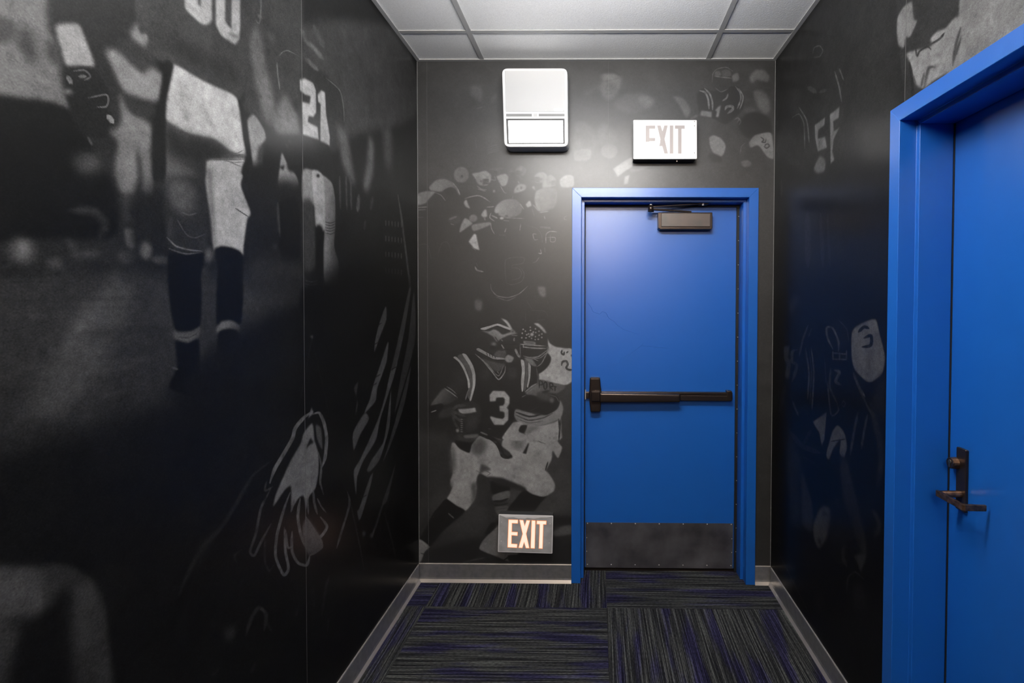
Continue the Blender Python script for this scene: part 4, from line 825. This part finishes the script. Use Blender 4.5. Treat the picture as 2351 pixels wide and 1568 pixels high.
pendant(1.22, M['lens_near'], 'frosted tube pendant light hanging nearest the end door')
pendant(-1.2, M['lens_far'], 'frosted tube pendant light hanging in the middle of the corridor')
pendant(-3.6, M['lens_far'], 'frosted tube pendant light hanging farthest from the end door')

# ------------------------------------------------------------------ baseboards (cove base with a toe)
def base_profile(): return [(0, 0), (.016, 0), (.014, .004), (.0075, .016), (.0055, .026), (.0055, .099), (.004, .102), (0, .102)]
def baseboard(name, label, axis, wallpos, inward, a0, a1):
    root = None
    prof = [(wallpos + inward * (u + .0015), v) for u, v in base_profile()]
    bm = bmesh.new()
    if axis == 0:                          # runs along X, profile in (y, z)
        A = [bm.verts.new((a0, u, v)) for u, v in prof]; B = [bm.verts.new((a1, u, v)) for u, v in prof]
    else:
        A = [bm.verts.new((u, a0, v)) for u, v in prof]; B = [bm.verts.new((u, a1, v)) for u, v in prof]
    n = len(prof); bm.faces.new(A); bm.faces.new(B[::-1])
    for i in range(n):
        f = bm.faces.new((A[i], B[i], B[(i + 1) % n], A[(i + 1) % n]))
        if i in (1, 2, 5, 6): f.material_index = 1
    return tag(link(name, bm, [M['base'], M['base_edge']]), label, kind='structure')
baseboard('baseboard_back_left', 'grey cove baseboard left of the end door', 0, D, -1, XL + .0015, FX0)
baseboard('baseboard_back_right', 'short grey cove baseboard right of the end door', 0, D, -1, FX1, XR - .0015)
baseboard('baseboard_left', 'dark grey cove baseboard along the left wall', 1, XL, 1, YB, D - .0175)
baseboard('baseboard_right', 'dark grey cove baseboard between end wall and side door', 1, XR, -1, R_Y1, D - .0175)
baseboard('baseboard_right_near', 'grey cove baseboard on the right wall nearer than the side door', 1, XR, -1, YB, R_Y0)

# ------------------------------------------------------------------ door frames (pressed steel, double rabbet)
def frame_section(soffit, total):
    """(across opening from outer edge, depth into wall) of one jamb"""
    p = .012
    return [(0, -p), (FACE, -p), (FACE, soffit), (FACE + .016, soffit), (FACE + .016, total), (0, total)]

def door_frame(name, label, place, width, height, soffit, total):
    """place(u, d, z): u across from the left outer edge, d into the wall"""
    t = empty(name, place(0, 0, 0), label, kind='structure')
    sec = frame_section(soffit, total)
    def jamb(flip):
        bm = bmesh.new()
        rows = []
        for u, d in sec:
            uu = width - u if flip else u
            zt = height - u                # mitred head
            rows.append((bm.verts.new(place(uu, d, 0)), bm.verts.new(place(uu, d, zt))))
        n = len(rows)
        for i in range(n):
            a, b = rows[i], rows[(i + 1) % n]; bm.faces.new((a[0], a[1], b[1], b[0]))
        bm.faces.new([r[0] for r in rows]); bm.faces.new([r[1] for r in rows][::-1]); return bm
    part('jamb', jamb(False), M['blue'], t, bevel=.0012, seg=1); part('jamb', jamb(True), M['blue'], t, bevel=.0012, seg=1)
    bm = bmesh.new(); rows = []
    for u, d in sec: rows.append((bm.verts.new(place(u, d, height - u)), bm.verts.new(place(width - u, d, height - u))))
    n = len(rows)
    for i in range(n):
        a, b = rows[i], rows[(i + 1) % n]; bm.faces.new((a[0], a[1], b[1], b[0]))
    bm.faces.new([r[0] for r in rows]); bm.faces.new([r[1] for r in rows][::-1])
    part('head', bm, M['blue'], t, bevel=.0012, seg=1)
    return t

trim1 = door_frame('trim_1', 'blue steel frame of the end door', lambda u, d, z: (FX0 + u, D + d, z), FX1 - FX0, FT, .040, .122)
trim2 = door_frame('trim_2', 'blue steel frame of the near side door', lambda u, d, z: (XR + d, R_Y1 - u, z), R_Y1 - R_Y0, FT, .042, .147)

# ------------------------------------------------------------------ end door
DY = D + .125
door1 = empty('door_1', ((FX0 + FX1) / 2, DY, 0), 'blue steel end door with dark push bar, closer and kick plate', kind='structure')
DX0, DX1 = FX0 + FACE + .003, FX1 - FACE - .003
leaf1 = part('door_leaf', box(DX0 - .0, DX1, DY, DY + .044, .016, FT - FACE - .003), M['blue'], door1)
# gaskets on the stop
gz = FT - FACE - .016
part('gasket', box(FX0 + FACE + .0165, FX0 + FACE + .021, DY - .012, DY - .0005, .0, gz), M['rubber'], door1)
gr = part('gasket', box(FX1 - FACE - .030, FX1 - FACE - .0165, DY - .012, DY - .0005, .0, gz), M['rubber'], door1)
part('gasket', box(FX0 + FACE + .021, FX1 - FACE - .030, DY - .012, DY - .0005, gz - .012, gz - .0005), M['rubber'], door1)
for k in range(15):
    bm = bmesh.new(); z = .12 + k * .138; cyl(bm, (FX1 - FACE - .020, DY - .012, z), (FX1 - FACE - .020, DY - .0138, z), .0022, .0015, 8); part('screw', bm, M['screw'], gr)
part('threshold', box(FX0 + FACE + .017, FX1 - FACE - .017, DY - .006, DY + .05, 0, .006), M['bronze'], door1)
# kick plate
kp = part('kick_plate', box(-.0628, .7925, DY - .0016, DY, .0145, .279), M['kick'], door1)
for k in range(7):
    for z in (.274, .033):
        x = -.052 + k * (.834 / 6); bm = bmesh.new(); cyl(bm, (x, DY - .0016, z), (x, DY - .0034, z), .0034, .002, 10); part('screw', bm, M['screw'], kp)
for z in (.11, .19):
    for x in (-.056, .786):
        bm = bmesh.new(); cyl(bm, (x, DY - .0016, z), (x, DY - .003, z), .0025, .002, 8); part('screw', bm, M['screw'], kp)
# hairline ridges in the paint
def ridge(pts, t, w, h):
    P = [at(1300 + x / t, 420 + y / t, 1, DY) for x, y in pts]
    bm = bmesh.new()
    rows = []
    for i, p in enumerate(P):
        q = P[min(i + 1, len(P) - 1)] - P[max(i - 1, 0)]; n = np.array([-q[2], 0, q[0]]); n = n / (np.linalg.norm(n) + 1e-9) * w
        rows.append([bm.verts.new(p + n), bm.verts.new(p + np.array([0, -h, 0])), bm.verts.new(p - n)])
    for a, b in zip(rows[:-1], rows[1:]):
        bm.faces.new((a[0], a[1], b[1], b[0])); bm.faces.new((a[1], a[2], b[2], b[1])); bm.faces.new((a[2], a[0], b[0], b[2]))
    bm.faces.new(rows[0]); bm.faces.new(rows[-1][::-1])
    return part('paint_ridge', bm, M['blue'], leaf1)
ridge([(160, 898), (185, 930), (200, 965), (250, 985), (272, 964), (300, 975), (318, 1012), (335, 1025), (362, 1040), (380, 1065), (405, 1080), (430, 1100), (480, 1115), (540, 1135)], 3.266, .0011, .0009)
ridge([(365, 1360), (398, 1352), (410, 1315), (450, 1295), (490, 1275), (530, 1245), (560, 1222), (575, 1205)], 3.266, .0011, .0009)
ridge([(560, 1222), (620, 1225), (655, 1230), (700, 1234), (760, 1240)], 3.266, .0013, .0012)

# push bar
pb = part('push_bar', prism([(.019, 1.003), (.019, 1.046), (.776, 1.046), (.776, 1.003)], 1, DY - .028, DY), M['bronze'], door1, bevel=.002)
def dpx(pts, x0, y0, s, Y): return [(lambda q: (q[0], q[2]))(at(x0 + x / s, y0 + y / s, 1, Y)) for x, y in pts]
part('touch_pad', prism(dpx([(580, 655), (2870, 690), (2870, 918), (580, 925)], 1330, 850, 12.37, DY - .062), 1, DY - .062, DY - .02), M['bronze'], pb, bevel=.010, seg=4, smooth=True)
part('end_rail', prism(dpx([(2880, 712), (4300, 728), (4300, 880), (2880, 868)], 1330, 850, 12.37, DY - .034), 1, DY - .034, DY - .02), M['bronze'], pb, bevel=.003)
part('end_cap', prism(dpx([(4200, 590), (4340, 592), (4340, 880), (4200, 878)], 1330, 850, 12.37, DY - .040), 1, DY - .040, DY), M['bronze'], pb, bevel=.004)
part('rail_lip', box(.05, .77, DY - .033, DY - .026, 1.034, 1.0385), M['bronze'], pb, bevel=.001, seg=1)
hc = part('head_case', prism(dpx([(300, 215), (590, 215), (610, 480), (625, 560), (625, 900), (600, 1190), (320, 1195), (290, 950), (280, 700), (285, 520)], 1330, 850, 12.37, DY - .045), 1, DY - .045, DY), M['bronze'], pb, bevel=.009, seg=3)
part('head_boss', prism(dpx([(340, 600), (590, 600), (590, 890), (340, 890)], 1330, 850, 12.37, DY - .066), 1, DY - .066, DY - .03), M['bronze'], pb, bevel=.006, seg=3)
part('latch_bolt', prism(dpx([(170, 620), (285, 620), (285, 810), (170, 800)], 1330, 850, 12.37, DY - .02), 1, DY - .02, DY), M['bronze'], pb, bevel=.003)
part('latch_strike', prism(dpx([(168, 560), (186, 560), (186, 830), (168, 830)], 1330, 850, 12.37, DY - .02), 1, DY - .02, DY), M['screw'], pb)

# door closer
cb = part('closer_body', prism(dpx([(497, 605), (2030, 605), (2030, 1050), (1990, 1090), (560, 1090), (497, 1050)], 1470, 440, 12.37, DY - .03), 1, DY - .05, DY), M['bronze'], door1, bevel=.004)
part('closer_cover', prism(dpx([(602, 608), (1990, 622), (1985, 990), (600, 985)], 1470, 440, 12.37, DY - .056), 1, DY - .056, DY - .045), M['bronze_face'], cb, bevel=.0012, seg=1)
ey = DY - .075
el = at(1470 + 300 / 12.37, 440 + 470 / 12.37, 1, ey); piv = at(1470 + 1440 / 12.37, 440 + 580 / 12.37, 1, DY - .03); ft = at(1470 + 1770 / 12.37, 440 + 345 / 12.37, 1, DY - .045)
def bar(p, q, w, h):
    p, q = Vector(p), Vector(q); d = (q - p).normalized(); s = Vector((0, 1, 0)); s = (s - d * s.dot(d)).normalized(); u = d.cross(s)
    bm = bmesh.new(); vs = [[bm.verts.new(c + s * a * w + u * b * h) for a, b in ((-1, -1), (1, -1), (1, 1), (-1, 1))] for c in (p, q)]
    bm.faces.new(vs[0]); bm.faces.new(vs[1][::-1])
    for i in range(4): bm.faces.new((vs[0][i], vs[1][i], vs[1][(i + 1) % 4], vs[0][(i + 1) % 4]))
    return bm
dz = Vector((0, 0, .006))
part('closer_arm', bar(Vector(el) - dz, Vector(piv), .009, .004), M['bronze'], cb, bevel=.001, seg=1)
part('closer_arm', bar(Vector(el) + dz, Vector(ft), .008, .0032), M['bronze'], cb, bevel=.001, seg=1)
bm = bmesh.new(); cyl(bm, Vector(el) - Vector((0, 0, .02)), Vector(el) + Vector((0, 0, .016)), .017, .013, 20); part('arm_knuckle', bm, M['bronze'], cb, smooth=True)
bm = bmesh.new(); cyl(bm, Vector(el) + Vector((0, 0, .016)), Vector(el) + Vector((0, 0, .022)), .007, .006, 12); part('pivot_screw', bm, M['screw'], cb)
part('arm_foot', box(ft[0] - .022, ft[0] + .03, DY - .06, DY - .016, ft[2] - .006, ft[2] + .004), M['bronze'], cb, bevel=.002)
bm = bmesh.new(); cyl(bm, Vector(ft) - Vector((0, .012, .012)), Vector(ft) + Vector((0, -.012, .006)), .006, .005, 12); part('pivot_screw', bm, M['screw'], cb)

# ------------------------------------------------------------------ side door
DXR = XR + .15
door2 = empty('door_2', (DXR, (R_Y0 + R_Y1) / 2, 0), 'blue steel side door with bronze lever lock, nearest the viewer on the right', kind='structure')
leaf2 = part('door_leaf', box(DXR, DXR + .044, R_Y0 + FACE + .003, R_Y1 - FACE - .003, .012, FT - FACE - .003), M['blue'], door2)
for a, b in ((R_Y1 - FACE - .0195, R_Y1 - FACE - .0165), (R_Y0 + FACE + .0165, R_Y0 + FACE + .0195)):
    part('gasket', box(DXR - .003, DXR - .0002, a, b, 0, FT - FACE - .016), M['rubber'], door2)
pl = part('lock_plate', prism(rrect(1.4454, 1.4840, .925, 1.1155, .003), 0, DXR - .0095, DXR), M['bronze'], door2, bevel=.0012, seg=1)
c = at(2194, 1063, 0, DXR - .0095); bm = bmesh.new(); cyl(bm, (DXR - .0095, c[1], c[2]), (DXR - .026, c[1], c[2]), .0185, .0165, 28); part('key_cylinder', bm, M['copper'], pl)
bm = bmesh.new(); cyl(bm, (DXR - .0262, c[1], c[2]), (DXR - .0275, c[1], c[2]), .0155, .015, 24); part('cylinder_face', bm, M['bronze'], pl)
bm = bmesh.new(); cyl(bm, (DXR - .0275, c[1], c[2] + .0045), (DXR - .029, c[1], c[2] + .0045), .0065, .006, 16); bx(bm, DXR - .029, DXR - .0275, c[1] - .003, c[1] + .003, c[2] - .012, c[2]); part('key_core', bm, M['brass'], pl)
ly = 1.4655; lz = at(2175, 1134, 1, ly)[2]
xt = at(2153.5, 1133, 1, ly)[0]
bm = bmesh.new(); cyl(bm, (DXR - .0095, ly, lz), (xt + .004, ly, lz), .0105, .0095, 20); lever = part('lever_handle', bm, M['copper'], door2, smooth=False)
# lever blade: rounded start at the spindle, along the door, then a return towards it
ye = at(2211, 1172, 0, xt + .004)[1]
blade = bmesh.new()
prof = [(xt - .001, ly + .009), (xt + .006, ly + .011), (xt + .010, ly + .004), (xt + .0085, ye + .006), (xt + .012, ye + .004), (DXR - .012, ye - .001), (DXR - .011, ye - .0075), (xt + .006, ye - .006), (xt, ye - .001)]
prism(prof, 2, lz - .0095, lz + .0085, blade)
part('lever_blade', blade, M['copper'], lever, bevel=.0018, seg=2)

# ------------------------------------------------------------------ emergency light on the end wall
EY = D - .092
em = empty('emergency_light', (-.33, D, 2.58), 'white wall-mounted emergency light unit with dark-edged lower panel', 'emergency light')
def zf(pts, Y): return dpx(pts, 1130, 140, 7.465, Y)
def rpoly(pts, r, n=5):
    """round the corners of a polygon"""
    out = []; N = len(pts)
    for i in range(N):
        p0, p1, p2 = (np.array(pts[(i + j - 1) % N], float) for j in range(3))
        a = p1 + (p0 - p1) / np.linalg.norm(p0 - p1) * r; b = p1 + (p2 - p1) / np.linalg.norm(p2 - p1) * r
        for k in range(n + 1):
            t = k / n; out.append(tuple((1 - t)**2 * a + 2 * t * (1 - t) * p1 + t * t * b))
    return out
outer = rpoly([(165, 124), (1288, 122), (1302, 1470), (205, 1472)], 100)
housing = part('housing', prism(zf(outer, EY), 1, EY, D - .0016), M['white'], em, bevel=.006, seg=3)
part('cover_panel', prism(zf([(215, 168), (1240, 166), (1245, 865), (235, 870)], EY), 1, EY - .002, EY + .004), M['white_panel'], em, bevel=.0015, seg=1)
part('logo_plate', prism(zf([(1060, 815), (1215, 815), (1215, 855), (1060, 855)], EY - .002), 1, EY - .0028, EY), M['white'], em)
for p in ([(238, 906), (680, 906), (680, 952), (240, 952)], [(798, 906), (1240, 906), (1240, 950), (798, 950)]): part('slot', prism(zf(p, EY), 1, EY - .0008, EY + .002), M['slot'], em)
part('test_button', prism(zf([(705, 902), (770, 902), (770, 952), (705, 952)], EY), 1, EY - .003, EY + .002), M['white_panel'], em, bevel=.001, seg=1)
bz = bmesh.new(); o_ = zf([(240, 990), (1240, 988), (1244, 1418), (258, 1422)], EY); i_ = zf([(276, 1026), (1212, 1024), (1216, 1402), (288, 1404)], EY)
for k in range(4):
    q = [o_[k], o_[(k + 1) % 4], i_[(k + 1) % 4], i_[k]]; prism(q, 1, EY - .0012, EY + .002, bz)
part('lens_gasket', bz, M['gasket'], em)
part('lens', prism(i_, 1, EY - .004, EY + .002), M['lens_panel'], em, bevel=.0012, seg=1)

# ------------------------------------------------------------------ exit signs
def screw_dots(root, pts, T_, Y, mat_, r=.0034):
    for x, y in pts:
        p = at(T_[0] + x / T_[2], T_[1] + y / T_[2], 1, Y); bm = bmesh.new(); cyl(bm, (p[0], Y + .0005, p[2]), (p[0], Y - .0016, p[2]), r, r * .7, 10); part('screw', bm, mat_, root)

S1Y = D - .074; T1 = (1430, 255, 11.2)
ex1 = empty('exit_sign', (.358, D, 2.42), 'pale aluminium EXIT sign with dull unlit letters above the end door', 'exit sign', 'exit signs on the end wall')
f1 = dpx([(268, 228), (1905, 228), (1908, 1232), (268, 1234)], *T1, S1Y)
cx0, cx1 = f1[0][0], f1[1][0]; cz1, cz0 = f1[0][1], f1[2][1]
part('housing', box(cx0 + .003, cx1 - .003, S1Y + .004, D - .0016, cz0 + .003, cz1 - .003), M['dark_case'], ex1)
part('face_plate', prism(rpoly(f1, .006), 1, S1Y, S1Y + .004), M['alu'], ex1, bevel=.001, seg=1)
def letters(pts_list, T_, Y, th, mat_, root):
    for pts in pts_list: part('letter', prism(dpx(pts, *T_, Y), 1, Y - th, Y + .0005), mat_, root)
L1 = [[(585, 372), (832, 372), (832, 455), (684, 455), (684, 690), (832, 690), (832, 772), (684, 772), (684, 1010), (832, 1010), (832, 1092), (585, 1092)],
      [(880, 372), (972, 372), (1018, 520), (1065, 372), (1155, 372), (1072, 720), (1160, 1095), (1070, 1095), (1020, 930), (965, 1095), (876, 1095), (965, 730)],
      [(1204, 372), (1296, 372), (1296, 1094), (1204, 1094)], [(1338, 372), (1588, 372), (1588, 455), (1508, 455), (1508, 1094), (1418, 1094), (1418, 455), (1338, 455)]]
letters(L1, T1, S1Y, .0008, M['exit_dull'], ex1)
part('pale_patch', prism(dpx([(560, 800), (690, 795), (850, 780), (960, 795), (930, 905), (1015, 905), (1012, 925), (965, 1105), (560, 1105)], *T1, S1Y - .0008), 1, S1Y - .0014, S1Y - .0006), M['patch'], ex1)  # pale patch covering the lower E and the X's lower left
screw_dots(ex1, [(333, 268), (1842, 268), (333, 380), (1842, 380), (333, 1075), (1842, 1075)], T1, S1Y, M['gasket'], .0022)
p = at(1430 + 1390 / 11.2, 255 + 1280 / 11.2, 2, cz0 + .003); bm = bmesh.new(); cyl(bm, (p[0], p[1], cz0 + .003), (p[0], p[1], cz0 - .001), .0022, .0018, 10); part('indicator_lamp', bm, M['led'], ex1)

S2Y = D - .045; T2 = (1130, 1165, 13.07)
ex2 = empty('exit_sign', (-.388, D, .29), 'small grey steel EXIT sign with glowing orange letters low beside the door', 'exit sign', 'exit signs on the end wall')
f2 = dpx([(196, 205), (1832, 250), (1805, 1385), (170, 1335)], *T2, S2Y)
part('housing', prism([(x * .985 + -.388 * .015, z * .985 + .292 * .015 + .003) for x, z in f2], 1, S2Y + .003, D - .0016), M['dark_case'], ex2)
part('rim', prism(rpoly(f2, .004), 1, S2Y, S2Y + .003), M['steel_edge'], ex2)
ccx = sum(q[0] for q in f2) / 4; ccz = sum(q[1] for q in f2) / 4
part('face_plate', prism([(ccx + (x - ccx) * .972, ccz + (z - ccz) * .955) for x, z in f2], 1, S2Y - .0012, S2Y + .001), M['steel'], ex2)
part('peeled_film', prism(dpx([(230, 225), (1800, 268), (1640, 300), (1450, 300), (1260, 330), (1060, 305), (980, 330), (780, 325), (640, 290), (420, 300)], *T2, S2Y), 1, S2Y - .002, S2Y - .001), M['steel_edge'], ex2)
L2 = [[(492, 365), (775, 370), (770, 480), (597, 474), (590, 732), (765, 738), (758, 848), (585, 835), (578, 1088), (752, 1100), (745, 1210), (462, 1195)],
      [(820, 375), (932, 380), (975, 552), (1030, 382), (1140, 390), (1020, 790), (1115, 1222), (1010, 1218), (960, 1040), (905, 1215), (788, 1210), (912, 795)],
      [(1184, 388), (1300, 392), (1276, 1228), (1152, 1224)], [(1338, 398), (1628, 404), (1620, 515), (1535, 508), (1512, 1236), (1398, 1230), (1425, 505), (1335, 500)]]
def grow(pts, k):
    n = len(pts); A = sum(pts[i][0] * pts[(i + 1) % n][1] - pts[(i + 1) % n][0] * pts[i][1] for i in range(n)); s = 1 if A > 0 else -1; out = []
    for i in range(n):
        p0, p1, p2 = (np.array(pts[(i + j - 1) % n], float) for j in range(3))
        d1 = (p1 - p0) / np.linalg.norm(p1 - p0); d2 = (p2 - p1) / np.linalg.norm(p2 - p1)
        n1 = np.array([d1[1], -d1[0]]) * s; n2 = np.array([d2[1], -d2[0]]) * s; b = n1 + n2; b = b / max(.35, (b @ b) / 2) * 1.0
        out.append(tuple(p1 + b * k))
    return out
for pts in L2:
    lt = part('letter', prism(dpx(grow(pts, 4), *T2, S2Y - .0012), 1, S2Y - .0018, S2Y - .001), M['exit_rim'], ex2)
    part('letter_lens', prism(dpx(grow(pts, -9), *T2, S2Y - .0018), 1, S2Y - .0026, S2Y - .0017), M['exit_lit'], lt)
screw_dots(ex2, [(278, 440), (1735, 490), (268, 1012), (1713, 1062)], T2, S2Y - .0012, M['screw'], .0030)
